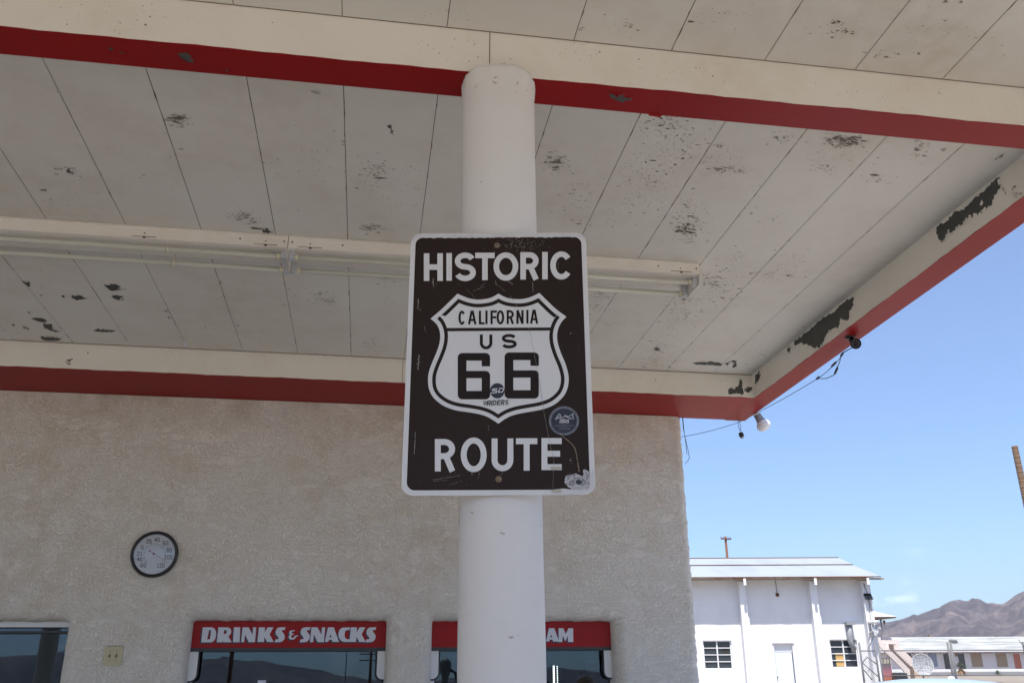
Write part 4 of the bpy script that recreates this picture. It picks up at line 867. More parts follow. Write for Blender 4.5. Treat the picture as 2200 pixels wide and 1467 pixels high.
def board(name, x0, x1, label, letters, zoom):
    t = Thing(name, label, 'sign', ((x0+x1)/2, RY, 1.735)); YP = RY
    b = MB(); b.box((x0, YP, 1.634), (x1, YP+.010, 1.839)); t.part('panel', b, M['sign_red'])
    px0, py0, sc = zoom
    w, sh = MB(), MB(); gp = wallY(YP)
    for ch, dx in letters:
        loops = [[(x+dx, y+(0 if sc < 5 or ch == 'M' else 22)) for x, y in lp] for lp in DECO[ch]]
        fx = lambda off: (lambda x, y, l=off[2]: tuple(np.array(gp(px0+(x+off[0])/sc, py0+(y+off[1])/sc)) - (0, l, 0)))
        w.poly(loops, fx((0, 0, .0022)), 0); sh.poly(loops, fx((-15, 14, .001)), 0)
    t.part('letter_shadow', sh, M['sign_navy'], recalc=False); t.part('lettering', w, M['sign_white'], recalc=False)
board('shop_sign', -1.267, .172, 'red board reading drinks and snacks above the middle window', [('D', 0), ('R', 0), ('I', 0), ('N', 0), ('K', 0), ('S', 0), ('&', 0), ('S', 257), ('N', 708), ('A', 0), ('C', 0), ('K', 945), ('S', 933)], (390, 1320, 4.783))
board('shop_sign', .524, 1.961, 'red board half hidden behind the column above the ice cream window', [('I', -70), ('C', -1025), ('E', 705), ('C', -700), ('R', 660), ('E', 1205), ('A', -147), ('M', 0)], (920, 1320, 5.238))

# ------------------------------------------------------------------ thermometer, switch
tz = lambda x, y: (260+x/10.48, 1120+y/10.48)
TP = (-1.579, WY, 2.308)
t = Thing('thermometer', 'round dial thermometer with black rim and red needle on stucco wall', 'thermometer', TP)
o_ = (TP[0], WY-.004, TP[2])
b = MB(); b.lathe([(.169, 0), (.170, .02), (.166, .030), (.157, .031), (.148, .024), (.1455, .018)], o_, (0, -1, 0), 64); t.part('rim', b, M['black'])
b = MB(); b.lathe([(.1465, .016), (.0001, .016)], o_, (0, -1, 0), 48); t.part('dial', b, mat('dial_white', (.76, .77, .80), .45))
tY = WY-.004-.0165
fn = lambda x, y, l=0: tuple(np.array(on_plane(*tz(x, y), (0, tY, 0), (0, 1, 0))) - (0, l, 0))
b = MB()
for s_, cx_, cy_ in (('20', 628, 440), ('40', 815, 405), ('60', 1005, 480), ('80', 1085, 642), ('100', 1075, 798), ('120', 900, 985), ('-60', 490, 980), ('-40', 408, 840), ('-20', 395, 718), ('0', 483, 578)):
    wd = {'1': 44, '-': 30}; tot = sum(wd.get(c, 66) for c in s_); x_ = cx_-tot/2
    for c in s_:
        w_ = wd.get(c, 66); text(b, c, [(x_+4, cy_-48, w_-12, 98)], 12, lambda x, y, l: fn(x, y, l), 0, 0); x_ += w_
for i in range(37):
    a = 134+ (406-134)*i/36; r0, r1 = (225, 262) if i % 2 else (215, 270); c0x, c0y = 752, 745
    stroke(b, [(c0x+r0*math.cos(R(a)), c0y+r0*math.sin(R(a))), (c0x+r1*math.cos(R(a)), c0y+r1*math.sin(R(a)))], False, 7 if i % 4 == 0 else 4, fn, 0, 0)
t.part('numbers', b, M['ink'], recalc=False)
b = MB(); b.quad(fn(628, 640, .003), fn(655, 672, .003), fn(1045, 925, .003), fn(1040, 912, .003)); b.lathe([(.0075, .0), (.0075, .006), (.0001, .007)], fn(735, 722, 0), (0, -1, 0), 12); b.lathe([(.006, .002), (.006, .0035), (.0001, .0036)], fn(645, 657, 0), (0, -1, 0), 12); t.part('needle', b, mat('needle_red', (.40, .02, .05), .4), recalc=False)
b = MB(); b.lathe([(.148, .0225), (.12, .027), (.07, .031), (.0001, .033)], o_, (0, -1, 0), 40); t.part('lens', b, M['lens'])
t = Thing('light_switch', 'ivory double toggle switch plate on stucco between windows', 'switch', (-1.772, WY-.004, 1.593))
px, pz = -1.772, 1.593
b = MB(); lp = rrect(px-.0635, pz-.064, px+.0635, pz+.064, .006, 4); b.slab(lp, lambda u, v: (u, WY-.010, v), lambda u, v: (u, WY-.001, v)); t.part('plate', b, mat('ivory', (.50, .47, .30), .45))
b = MB(); b.box((px-.06, WY-.004, pz+.0645), (px+.06, WY+.002, pz+.0675)); t.part('back_box', b, M['gap'])
for dx in (-.023, .023):
    b = MB(); b.box((px+dx-.0055, WY-.0115, pz-.013), (px+dx+.0055, WY-.0101, pz+.013)); b.add([(px+dx-.004, WY-.0118, pz-.002), (px+dx+.004, WY-.0118, pz-.002), (px+dx+.004, WY-.0118, pz+.008), (px+dx-.004, WY-.0118, pz+.008), (px+dx-.003, WY-.026, pz-.012), (px+dx+.003, WY-.026, pz-.012), (px+dx+.003, WY-.026, pz-.006), (px+dx-.003, WY-.026, pz-.006)], [(4, 5, 6, 7), (0, 1, 5, 4), (1, 2, 6, 5), (2, 3, 7, 6), (3, 0, 4, 7)]); t.part('toggle', b, mat('toggle', (.20, .17, .09), .5))
    b = MB()
    for dz in (-.03, .03): b.lathe([(.0035, 0), (.003, .0012), (.0001, .0015)], (px+dx, WY-.010, pz+dz), (0, -1, 0), 10)
    t.part('screw', b, M['bolt'])

# ------------------------------------------------------------------ camera, lamp, wires on the corner of the canopy
cm = np.array([3.165, 5.13, zb(5.13)])
t = Thing('security_camera', 'small black bullet camera hanging under the red edge beam', 'camera', cm)
b = MB(); b.lathe([(.033, 0), (.033, .006), (.026, .012), (.012, .018), (.0001, .018)], cm, (0, 0, -1), 24); t.part('mount', b, M['black'])
ax = (EYE+np.array([.35, 0, -.25]))-cm; ax = ax/np.linalg.norm(ax); ctr = cm+np.array([.022, -.02, -.052])
b = MB(); b.tube([cm+(0, 0, -.014), cm+(.004, .0, -.03), ctr-ax*.015], .011, 10); t.part('arm', b, M['black'])
b = MB(); b.lathe([(.0001, -.052), (.026, -.05), (.032, -.03), (.034, .03), (.036, .032), (.036, .046), (.0325, .046), (.031, .038), (.0001, .038)], ctr, ax, 28); t.part('body', b, M['black'])
b = MB(); b.lathe([(.012, .0385), (.012, .043), (.009, .044), (.0001, .0445)], ctr, ax, 20); t.part('lens', b, M['carglass'])
b = MB(); a1 = Vector(ax).orthogonal().normalized(); a2 = Vector(ax).cross(a1)
for i in range(12):
    q = Vector(ctr)+Vector(ax)*.0385+(a1*math.cos(.5236*i)+a2*math.sin(.5236*i))*.022; b.lathe([(.004, 0), (.003, .002), (.0001, .0025)], q, ax, 8)
t.part('infrared_ring', b, mat('ir_led', (.22, .22, .24), .3))
def sag(a, c, s, n=14): a, c = np.asarray(a, float), np.asarray(c, float); return [a+(c-a)*i/n - np.array([0, 0, s*4*(i/n)*(1-i/n)]) for i in range(n+1)]
fx = lambda x, y, Xp=3.22: np.array(on_plane(x, y, (Xp, 0, 0), (1, 0, 0)))
w0 = ctr-ax*.05; p1 = fx(1806, 768); p2 = fx(1757, 813); p3 = fx(1624, 888, 3.268); p4 = np.array([3.22, 7.16, zb(7.16)+.0]); p5 = np.array([XC+.012, 7.12, 3.375])
b = MB(); b.tube([w0, w0+(0, .02, -.02), fx(1812, 757), p1], .0035, 6); b.tube(sag(p1, p2, .01)+sag(p2, p3, .006)[1:]+[p4]+sag(p4, p5, .012)[1:], .0024, 6)
q1 = fx(1798, 790); q2 = fx(1791, 806); b.tube([p1, fx(1804, 778), q1, q2, fx(1775, 813), p2], .003, 6)
cable = tag(b.build('camera_cable', M['wire']), 'thin black cable strung from the camera past the lamp to the wall corner', 'cable')
for a_, c_ in (((1812, 757), (1806, 766)), ((1797, 777), (1786, 788)), ((1800, 788), (1793, 804)), ((1760, 809), (1754, 815))):
    a_, c_ = fx(*a_), fx(*c_); k_ = MB().tube([a_, a_+(c_-a_)*.2, a_+(c_-a_)*.8, c_], [.004, .008, .008, .004], 8).build('connector', M['wire'], cable)
lp_ = np.array([3.285, 6.93, zb(6.93)+.012])
t = Thing('flood_lamp', 'white reflector bulb in grey holder at the corner of the red beam', 'lamp', lp_)
la = np.array([.40, -.05, -.80]); la = la/np.linalg.norm(la)
b = MB(); b.lathe([(.001, -.035), (.028, -.034), (.03, -.012), (.034, .0)], lp_+la*.012, la, 20); b.lathe([(.0001, -.03), (.03, -.028), (.034, .02), (.038, .042), (.039, .047), (.033, .047)], lp_+la*.03, la, 24, 1); t.part('holder', b, [M['white'], M['galv']])
b = MB(); b.lathe([(.034, .072), (.050, .086), (.060, .106), (.062, .124), (.054, .146), (.032, .160), (.0001, .164)], lp_, la, 32); t.part('bulb', b, mat('frosted_bulb', (.82, .83, .85), .25))
hp = np.array([3.19, 7.09, zb(7.09)]); b = MB(); he = np.array(on_plane(1591, 929, (0, 7.09, 0), (0, 1, 0)))
t = Thing('pendant_socket', 'black lamp socket dangling on two wires below the corner beam', 'socket', hp)
b.tube([hp+(-.006, 0, 0), hp*.5+he*.5+(-.014, 0, 0), he+(-.003, 0, .012)], .0022, 6); b.tube([hp+(.006, 0, 0), hp*.4+he*.6+(.008, 0, 0), he+(.003, 0, .012)], .0022, 6); t.part('wires', b, M['wire'])
b = MB(); sa = np.array([.25, 0, -1.]); sa = sa/np.linalg.norm(sa); b.lathe([(.0001, -.004), (.015, -.002), (.021, .008), (.0215, .034), (.017, .040)], he, sa, 16); t.part('body', b, M['black'])
b = MB(); b.lathe([(.016, .040), (.012, .052), (.0001, .053)], he, sa, 12); t.part('contact', b, M['galv'])
b = MB(); cz = lambda x, y, Yp=7.14: np.array(on_plane(x, y, (0, Yp, 0), (0, 1, 0)))
b.tube([cz(1466, 897), cz(1468, 920), cz(1471, 935), cz(1478, 965), cz(1481, 982), cz(1479, 988), cz(1472, 996)], .0024, 6); b.tube([cz(1467, 897), cz(1470, 930), cz(1472, 940), cz(1474, 958), cz(1476, 976)], .0024, 6)
tag(b.build('loose_wire', M['wire']), 'pair of loose dark wires dangling beside the stucco corner under the beam', 'wire')

# ------------------------------------------------------------------ warehouse (yard frame)
DW = 33.
U0, U1 = -2.5, yard(1868, 1300, DW)[0]
ze = yard(1700, 1240, DW-.68)[2]; zw = ze+.10
def uv(x, y, d=DW): p = yard(x, y, d); return p[0], p[2]
wh = Thing('warehouse', 'white painted block warehouse with low tin roof beyond the station', 'building', ((U0+U1)/2, DW, 0), True)
W1 = (*uv(1514, 1437), *uv(1571, 1375)); W2 = (*uv(1789, 1434), *uv(1840, 1373)); DR = (uv(1662, 1383)[0], 0, *uv(1702, 1384)); LH = yard(1680, 1381, DW)[2]
W1 = (W1[0], W1[2], W1[1], W1[3]); W2 = (W2[0]+.0, W2[2], W2[1], W2[3]); DRr = (DR[0], DR[2], 0., LH)
b = MB(); holes = [W1, W2, DRr]
us = sorted({U0, U1} | {v for h_ in holes for v in h_[:2]}); zs = sorted({0., zw} | {v for h_ in holes for v in h_[2:]})
for i in range(len(us)-1):
    for j in range(len(zs)-1):
        a_, c_ = (us[i]+us[i+1])/2, (zs[j]+zs[j+1])/2
        if any(h_[0] < a_ < h_[1] and h_[2] < c_ < h_[3] for h_ in holes): continue
        b.quad((us[i], DW, zs[j]), (us[i+1], DW, zs[j]), (us[i+1], DW, zs[j+1]), (us[i], DW, zs[j+1]))
for h_ in holes:
    dd = DW+.14
    for q in (((h_[0], h_[2]), (h_[0], h_[3])), ((h_[1], h_[2]), (h_[1], h_[3])), ((h_[0], h_[3]), (h_[1], h_[3])), ((h_[0], h_[2]), (h_[1], h_[2]))):
        (a0, b0), (a1_, b1) = q; b.quad((a0, DW, b0), (a1_, DW, b1), (a1_, dd, b1), (a0, dd, b0))
DEP = 10.; zr_ = yard(1700, 1201, DW+DEP/2)[2]
b.quad((U1, DW, 0), (U1, DW+DEP, 0), (U1, DW+DEP, zw), (U1, DW+DEP/2, zr_-.08), (U1, DW, zw)); b.quad((U0, DW, 0), (U0, DW+DEP, 0), (U0, DW+DEP, zw), (U0, DW+DEP/2, zr_-.08), (U0, DW, zw)); b.quad((U0, DW+DEP, 0), (U1, DW+DEP, 0), (U1, DW+DEP, zw), (U0, DW+DEP, zw))
wh.part('wall', b, M['block'], recalc=False)
for (xa, xb) in ((1583, 1602), (1734, 1754), (1845, 1867)):
    a_ = uv(xa, 1260)[0]; c_ = min(uv(xb, 1260)[0], U1+.003); b = MB(); b.box((a_, DW-.30, 0), (c_-.09 if xb < 1800 else c_, DW+.01, zw-.02)); 
    if xb < 1800: b.box((c_-.09, DW-.12, 0), (c_, DW+.012, zw-.025))  # shallower side step, added so that the eave shadow breaks in steps
    wh.part('pilaster', b, M['block'])
OV = .68; re_ = uv(1893, 1243, DW-.68)[0]
rsl = (zr_-ze)/(DEP/2); zov = ze
def roofz(v): return ze + (v-(DW-OV))*(zr_-ze)/(DEP/2+OV) if v < DW+DEP/2 else zr_-(v-DW-DEP/2)*rsl
b = MB(); v0, vm, v1_ = DW-OV, DW+DEP/2, DW+DEP+.5; zm = roofz(DW+2.7); vmid = DW+2.7
rr2 = uv(1802, 1202, vm)[0]; rmid = uv(1832, 1215, vmid)[0]
for th in (0., .03):
    b.quad((U0-.6, v0, roofz(v0)+th), (re_, v0, roofz(v0)+th), (rmid, vmid, zm+th), (U0-.6, vmid, zm+th)); b.quad((U0-.6, vmid-.05, zm+th+.02), (rmid, vmid-.05, zm+th+.02), (rr2, vm, zr_+th+.02), (U0-.6, vm, zr_+th+.02)); b.quad((U0-.6, vm, zr_+th+.02), (rr2, vm, zr_+th+.02), (rr2, v1_, roofz(v1_)+th), (U0-.6, v1_, roofz(v1_)+th))
b.quad((re_, v0, roofz(v0)), (rmid, vmid, zm), (rmid, vmid, zm+.03), (re_, v0, roofz(v0)+.03))
roof = wh.part('roof', b, M['tin'], recalc=False)
b = MB()
k = 60
for i in range(k):                            # ragged rusty drip edge along the eave and the ridge cap
    a_, c_ = U0-.6+(re_-U0+.6)*i/k, U0-.6+(re_-U0+.6)*(i+1)/k; j1 = rng.uniform(-.012, .012); b.box((a_, v0-.012, roofz(v0)-.010+j1), (c_, v0+.012, roofz(v0)+.032))
b.tube([(U0-.6, vm, zr_+.055), (rr2, vm, zr_+.055)], .03, 6); b.box((U0-.6, vmid-.07, zm+.035), (rmid, vmid-.04, zm+.055))
wh.part('roof_edge', b, M['rust'], parent=roof)
b = MB(); b.box((U0-.6, v0+.03, roofz(v0)-.085), (re_+.12, v0+.07, roofz(v0)-.024)); wh.part('fascia', b, mat('grey_board', (.30, .23, .17), .85))
for xx in (1601, 1753, 1866):
    a_ = uv(xx, 1247, DW-OV)[0]; b = MB(); b.box((a_-.07, v0-.03, roofz(v0)-.26), (a_+.02, v0+.02, roofz(v0)-.03), 0); b.add([(a_-.30, DW-.3, zw-.16), (a_-.02, v0+.08, zw-.22), (a_-.02, v0+.08, zw-.05), (a_-.35, DW-.3, zw-.03), (a_-.30, DW-.2, zw-.16), (a_-.02, v0+.14, zw-.22), (a_-.02, v0+.14, zw-.05), (a_-.35, DW-.2, zw-.03)], [(0,1,2,3),(4,5,6,7),(0,1,5,4),(1,2,6,5),(2,3,7,6),(3,0,4,7)], 1); wh.part('bracket', b, [M['block'], M['wood']])
for wi, h_ in enumerate((W1, W2)):
    a0, a1_, z0, z1 = h_; f = MB(); vd = DW+.07; t_ = .022
    for u in (a0+t_, (a0+a1_)/2, a1_-t_): f.box((u-t_, vd, z0), (u+t_, vd+.05, z1))
    for q in range(5): z_ = z0+t_+(z1-z0-2*t_)*q/4; f.box((a0, vd-.003, z_-.014), (a1_, vd+.053, z_+.014))
    win = wh.part('window', f, M['block'])
    for ci in range(2):
        for ri in range(4):
            ua = a0+t_*2 if ci == 0 else (a0+a1_)/2+t_; ub = (a0+a1_)/2-t_ if ci == 0 else a1_-t_*2; za = z0+(z1-z0)*ri/4+t_; zc_ = z0+(z1-z0)*(ri+1)/4-t_
            b = MB(); b.quad((ua, vd+.03, za), (ub, vd+.03, za), (ub, vd+.03, zc_), (ua, vd+.03, zc_)); wh.part('pane', b, M['wglass'], parent=win, recalc=False)
    if wi == 1:
        b = MB(); ua, ub = uv(1796, 1400)[0], uv(1814, 1400)[0]; b.box((ua, vd+.032, z0), (ub, vd+.036, z1-.42)); b = MB(); b.quad((ua, vd+.027, z0+.05), (ub, vd+.027, z0+.05), (ub, vd+.027, z1-.45), (ua, vd+.027, z1-.45)); wh.part('board', b, M['amber'], parent=win, recalc=False)
    else:
        b = MB(); p = uv(1559, 1397); b.poly([[(p[0]-.10, p[1]-.07), (p[0]+.12, p[1]-.08), (p[0]+.13, p[1]+.03), (p[0]+.06, p[1]+.1), (p[0]-.02, p[1]+.09), (p[0]-.13, p[1]+.0)]], lambda u, v: (u, vd+.0275, v)); wh.part('broken_hole', b, M['gap'], parent=win, recalc=False)
b = MB(); b.box((DRr[0]+.03, DW+.08, 0), (DRr[1]-.03, DW+.13, LH-.03)); dr = wh.part('door', b, M['pale'])
b = MB(); p = uv(1666, 1437); b.lathe([(.03, 0), (.03, .02), (.012, .03), (.024, .05), (.0001, .06)], (p[0]+.06, DW+.08, .95), (0, -1, 0), 12); wh.part('handle', b, M['bolt'], parent=dr)
b = MB(); b.box((DRr[0]-.06, DW-.04, LH), (DRr[1]+.06, DW+.0, LH+.07)); b.box((DRr[0], DW+.07, LH-.28), (DRr[1], DW+.078, LH-.0)); wh.part('lintel', b, M['block'])
# fittings on the warehouse
p = yard(1825, 1342, DW-.12); q = yard(1828, 1384, DW-.12)
t = Thing('stove_pipe', 'grey metal stove pipe rising beside the far warehouse window', 'pipe', (q[0], DW-.1, q[2]), True)
b = MB(); b.tube([(p[0], p[1], p[2]), (q[0]-.01, q[1], q[2]+.25), (q[0], q[1], q[2]+.1), (q[0]+.1, DW-.1, q[2]-.12), (q[0]+.14, DW+.1, q[2]-.2)], .095, 12); t.part('pipe', b, M['galv'])
b = MB(); b.box((p[0]-.14, p[1]-.14, p[2]+.0), (p[0]+.14, p[1]+.12, p[2]+.1)); t.part('cap', b, M['galv'])
p = yard(1671, 1277, DW-.06); q = yard(1666, 1246, DW-.06); t = Thing('wall_lamp', 'small rusty bulkhead lamp on a conduit under the warehouse eave', 'lamp', p, True)
b = MB(); b.tube([(q[0], DW-.02, q[2]+.2), (p[0], DW-.02, p[2])], .014, 6); t.part('conduit', b, M['galv']); b = MB(); b.lathe([(.065, 0), (.065, .03), (.035, .07), (.0001, .08)], (p[0], DW, p[2]), (0, -1, 0), 12); t.part('shade', b, M['rust'])
p = yard(1867, 1280, DW-.45); t = Thing('solar_panel', 'small black solar panel at the right corner of the warehouse', 'solar panel', p, True)
b = MB(); b.add([(p[0]-.13, p[1]-.03, p[2]-.10), (p[0]+.13, p[1]-.03, p[2]-.10), (p[0]+.11, p[1]+.09, p[2]+.10), (p[0]-.15, p[1]+.09, p[2]+.10), (p[0]-.13, p[1]-.0, p[2]-.12), (p[0]+.13, p[1]-.0, p[2]-.12), (p[0]+.11, p[1]+.12, p[2]+.08), (p[0]-.15, p[1]+.12, p[2]+.08)], [(0,1,2,3),(4,5,6,7),(0,1,5,4),(1,2,6,5),(2,3,7,6),(3,0,4,7)]); t.part('cells', b, M['carglass']); b = MB(); b.tube([(p[0], p[1]+.05, p[2]), (p[0], DW-.28, p[2]-.05)], .02, 6); t.part('arm', b, M['galv'])
b = MB()
for pts in ([(1857, 1254), (1862, 1270), (1868, 1300), (1870, 1330), (1870, 1360), (1866, 1375)], [(1875, 1345), (1878, 1365), (1868, 1385), (1864, 1395)], [(1855, 1252), (1866, 1280), (1873, 1312)]): b.tube([tuple(yard(x, y, DW-.33)) for x, y in pts], .012, 5)
t = Thing('wall_cables', 'thin grey cables looping down the warehouse corner', 'cable', yard(1868, 1320, DW-.33), True); t.part('cable', b, M['galv'])
p = yard(1877, 1352, DW-.5); t = Thing('satellite_dish', 'small white satellite dish on the warehouse corner below the solar panel', 'dish', p, True)
b = MB(); b.lathe([(.0001, .0), (.08, .01), (.16, .04), (.19, .06), (.19, .065), (.15, .05), (.0001, .012)], p, (.5, -.8, .3), 24); t.part('reflector', b, M['dish']); b = MB(); b.tube([p, (p[0]-.1, DW-.3, p[2]-.12)], .02, 6); b.tube([p+(.0, -.02, -.05), p+(.12, -.3, .05)], .01, 6); b.lathe([(.03, 0), (.03, .05), (.0001, .06)], p+(.12, -.3, .05), (-.5, .8, -.1), 8); t.part('arm', b, M['frame'])
p = yard(1876, 1336, DW-.5); t = Thing('security_light', 'white twin floodlight on the warehouse corner above the dish', 'lamp', p, True)
b = MB(); b.box((p[0]-.12, p[1], p[2]-.03), (p[0]+.02, DW-.28, p[2]+.03)); t.part('bracket', b, M['frame'])
for dx in (-.05, .09): b = MB(); b.lathe([(.0001, -.06), (.05, -.05), (.075, .04), (.0001, .03)], p+(dx, -.06, 0), (dx*4, -.8, -.4), 12); t.part('lamp_head', b, M['frame'])

# ------------------------------------------------------------------ utility poles
def utility_pole(u, v, h, label, arms, sp=1.25, r=.15, yaw=0.):
    t = Thing('utility_pole', label, 'utility pole', (u, v, 0), True, group='wooden utility poles')
    b = MB(); b.tube([(u, v, -.3), (u, v, h*.5), (u, v, h)], [r*1.15, r, r*.8], 10); t.part('pole', b, M['pole'])
    for z_ in arms:
        d = np.array([math.cos(yaw), math.sin(yaw), 0]); c = np.array([u, v-.15, z_]); b = MB(); b.tube([c-d*sp, c+d*sp], .075, 4); am = t.part('cross_arm', b, M['pole'])
        b = MB()
        for k in (-.92, -.45, .45, .92): b.lathe([(.03, 0), (.05, .05), (.03, .1), (.055, .13), (.0001, .18)], c+d*sp*k+(0, 0, .06), (0, 0, 1), 8)
        t.part('insulators', b, mat('insulator', (.12, .14, .25), .3), parent=am)
    return t
p = yard(1558.5, 1152, 92.); utility_pole(p[0], 92., p[2], 'red brown utility pole rising behind the warehouse roof', [p[2]-.25], .62, .15, R(20))
def mirrored(px, py, dist):            # a place behind the photographer that the station glass mirrors at that pixel
    d = ray(px, py); d = d/np.linalg.norm(d); k = (RY-EYE[1])/d[1]; P = EYE+d*k; d2 = np.array([d[0], -d[1], d[2]]); P = P+d2*(dist/np.hypot(d2[0], d2[1])); return np.array([P @ SDV, P @ HD, P[2]])
p = mirrored(797, 1410, 120); utility_pole(p[0], p[1], 7.75, 'double armed utility pole across the road mirrored in the drinks window', [7.45, 6.65], 1.5, .2, 0)
p = mirrored(497, 1410, 60); utility_pole(p[0], p[1], 14, 'single pole across the road mirrored near the left of the drinks window', [13.4], 1.2, .14, 0)
p = mirrored(745, 1400, 150); t = Thing('radio_mast', 'thin lattice mast across the road mirrored in the drinks window', 'mast', (p[0], p[1], 0), True); b = MB(); b.tube([(p[0], p[1], 0), (p[0], p[1], 11.)], [.12, .07], 6); t.part('mast', b, M['galv']); b = MB(); b.tube([(p[0]-.5, p[1], 10.2), (p[0]+.5, p[1], 10.2)], .05, 6); t.part('antenna', b, M['galv'])

p = mirrored(958, 1440, 8.2); t = Thing('air_hose_post', 'old air hose post on the forecourt mirrored in the ice cream window', 'air pump', (p[0], p[1], 0), True)
b = MB(); b.lathe([(.11, 0), (.11, .04), (.06, .07), (.055, 1.62), (.075, 1.68), (.10, 1.74), (.10, 1.86), (.05, 1.93), (.0001, 1.94)], (p[0], p[1], 0), (0, 0, 1), 16); t.part('post', b, M['galv'])
b = MB(); b.tube([(p[0]+.06, p[1]+.05, 1.75), (p[0]+.16, p[1]+.06, 1.70), (p[0]+.21, p[1]+.06, 1.45), (p[0]+.20, p[1]+.06, .7), (p[0]+.12, p[1]+.06, .35), (p[0]+.07, p[1]+.06, .8)], .022, 8); t.part('hose', b, M['black'])

# ------------------------------------------------------------------ house with outside stair (yard frame)
DSx = 50.; z1b = lambda x, y: (1820+x/8.784, 1300+y/8.784)
def hp_(x, y, d=DSx): return yard(*z1b(x, y), d)
p = hp_(900, 1300); hs = Thing('stair_house', 'pale pink two storey house with outside stair and small porch roof', 'building', (p[0], DSx, 0), True)
b = MB(); a_, c_ = hp_(300, 600), hp_(640, 300); b.box((a_[0]-4, DSx+1.2, 0), (c_[0], DSx+6, c_[2]+.1)); hs.part('wall', b, M['pink'])
e0, e1, ap = hp_(300, 240), hp_(876, 238), hp_(400, 118)
b = MB(); zc_ = e1[2]; ul, ur = e0[0]-1.5, e1[0]; va, vb = DSx-.4, DSx+3.6
b.add([(ul, va, zc_+.06), (ur, va, zc_+.06), (ur, vb, zc_+.06), (ul, vb, zc_+.06), (ap[0]-.6, (va+vb)/2, ap[2]+.25), (ap[0]+.3, (va+vb)/2, ap[2]+.25)], [(0, 1, 5, 4), (1, 2, 5), (2, 3, 4, 5), (3, 0, 4)], 0); b.box((ul+.02, va+.02, zc_-.01), (ur-.02, vb-.02, zc_+.05), 1); hs.part('porch_roof', b, [M['pink'], mat('brown_fascia', (.10, .07, .05), .8)])
b = MB(); q0, q1 = hp_(632, 262), hp_(660, 548); b.tube([(q0[0], DSx, q0[2]), (q0[0], DSx, q1[2])], .05, 8); hs.part('post', b, M['galv'])
def para(pts, v, th, nm, m): b = MB(); lp = [(hp_(x, y, v)[0], hp_(x, y, v)[2]) for x, y in pts]; b.slab(lp, lambda u, z: (u, v, z), lambda u, z: (u, v+th, z)); return hs.part(nm, b, m)
para([(576, 600), (1190, 1212), (1195, 1420), (1110, 1300), (1040, 1190), (600, 760)], DSx-.9, .14, 'parapet', M['pink'])
para([(655, 545), (750, 540), (1262, 1032), (1265, 1240), (1190, 1180), (740, 735), (655, 735)], DSx+.4, .14, 'parapet', M['pink'])
b = MB(); s0, s1 = hp_(745, 745, DSx+.2), hp_(1205, 1180, DSx+.2); n = 13
for i in range(n): ua = s0[0]+(s1[0]-s0[0])*i/n; ub = s0[0]+(s1[0]-s0[0])*(i+1)/n; z_ = s0[2]+(s1[2]-s0[2])*(i+.2)/n; b.box((ua, DSx-.75, z_-.34), (ub, DSx+.39, z_))
hs.part('steps', b, M['pink'])
b = MB(); q0, q1 = hp_(1195, 1140, DSx-.6), hp_(1475, 1420, DSx-.6); b.box((q0[0], DSx-.95, 0), (q1[0], DSx+.3, q0[2]), 0); hs.part('planter_wall', b, M['tanwall'])
b = MB(); q0, q1 = hp_(600, 560), hp_(665, 620); b.box((q0[0]-2.5, DSx-.7, q1[2]-.3), (q1[0]+.6, DSx+1.2, q1[2]-.1)); b.box((q0[0]+.0, DSx-.74, 0), (q0[0]+.15, DSx-.6, q1[2]-.3)); hs.part('landing', b, M['pink'])
q0, q1 = hp_(755, 540, DSx+.45), hp_(712, 325, DSx+.45); t = Thing('porch_torch', 'rusty lantern on a white post at the top of the stair', 'lamp', (q0[0], DSx+.45, q0[2]), True)
b = MB(); b.tube([(q0[0], DSx+.47, q0[2]-.1), (q0[0]-.05, DSx+.47, q1[2]-.25)], .03, 6); t.part('post', b, M['frame']); b = MB(); b.lathe([(.02, -.20), (.03, -.17), (.07, 0), (.075, .015), (.0001, .03)], (q0[0]-.06, DSx+.47, q1[2]+.1), (0, 0, 1), 10); t.part('lantern', b, M['rust'])
m = mat('sunset_board', (.1, .1, .1), .6); N = NT(m); sp_ = N.n('ShaderNodeSeparateXYZ'); N.l(N.tc.outputs['Object'], sp_.inputs[0])
mr = N.n('ShaderNodeMapRange'); mr.inputs[1].default_value = 0; mr.inputs[2].default_value = 1.62; N.l(sp_.outputs[2], mr.inputs[0]); N.col(N.ramp(mr.outputs[0], (.30, (.38, .12, .05)), (.48, (.42, .13, .14)), (.62, (.24, .10, .14)), (.76, (.10, .09, .10)))); M['mural'] = m
q0, q1 = hp_(560, 990, DSx-2.2), hp_(870, 1420, DSx-2.2); vS = DSx-2.2; t = Thing('painted_board', 'dark board with pale letters over a pink and orange sunset by the stair', 'sign', (q1[0]-.6, vS, 0), True)
b = MB(); b.box((q0[0], vS, .02), (q1[0], vS+.06, q0[2])); t.part('panel', b, M['mural'])
b = MB(); text(b, 'RBOI', [(600+k*0+x_, 1010, 44, 86) for k, x_ in enumerate((24, 90, 146, 200))], 13, lambda x, y, l: np.array(hp_(x, y, vS))-(0, .004+l*8, 0), 0, 0); t.part('lettering', b, mat('pale_letter', (.55, .50, .38), .6), recalc=False)
q0, q1 = hp_(895, 1275, DSx-2.6), hp_(1150, 1420, DSx-2.6); t = Thing('metal_crate', 'black open metal crate on the ground below the stair', 'crate', ((q0[0]+q1[0])/2, DSx-2.6, 0), True)
b = MB(); zt = q0[2]
for (ua, ub, va, vb, za, zc_) in ((q0[0], q1[0], DSx-2.6, DSx-2.56, .02, zt), (q0[0], q1[0], DSx-1.9, DSx-1.86, .02, zt), (q0[0], q0[0]+.04, DSx-2.56, DSx-1.9, .02, zt), (q1[0]-.04, q1[0], DSx-2.56, DSx-1.9, .02, zt)): b.box((ua, va, za), (ub, vb, zc_))
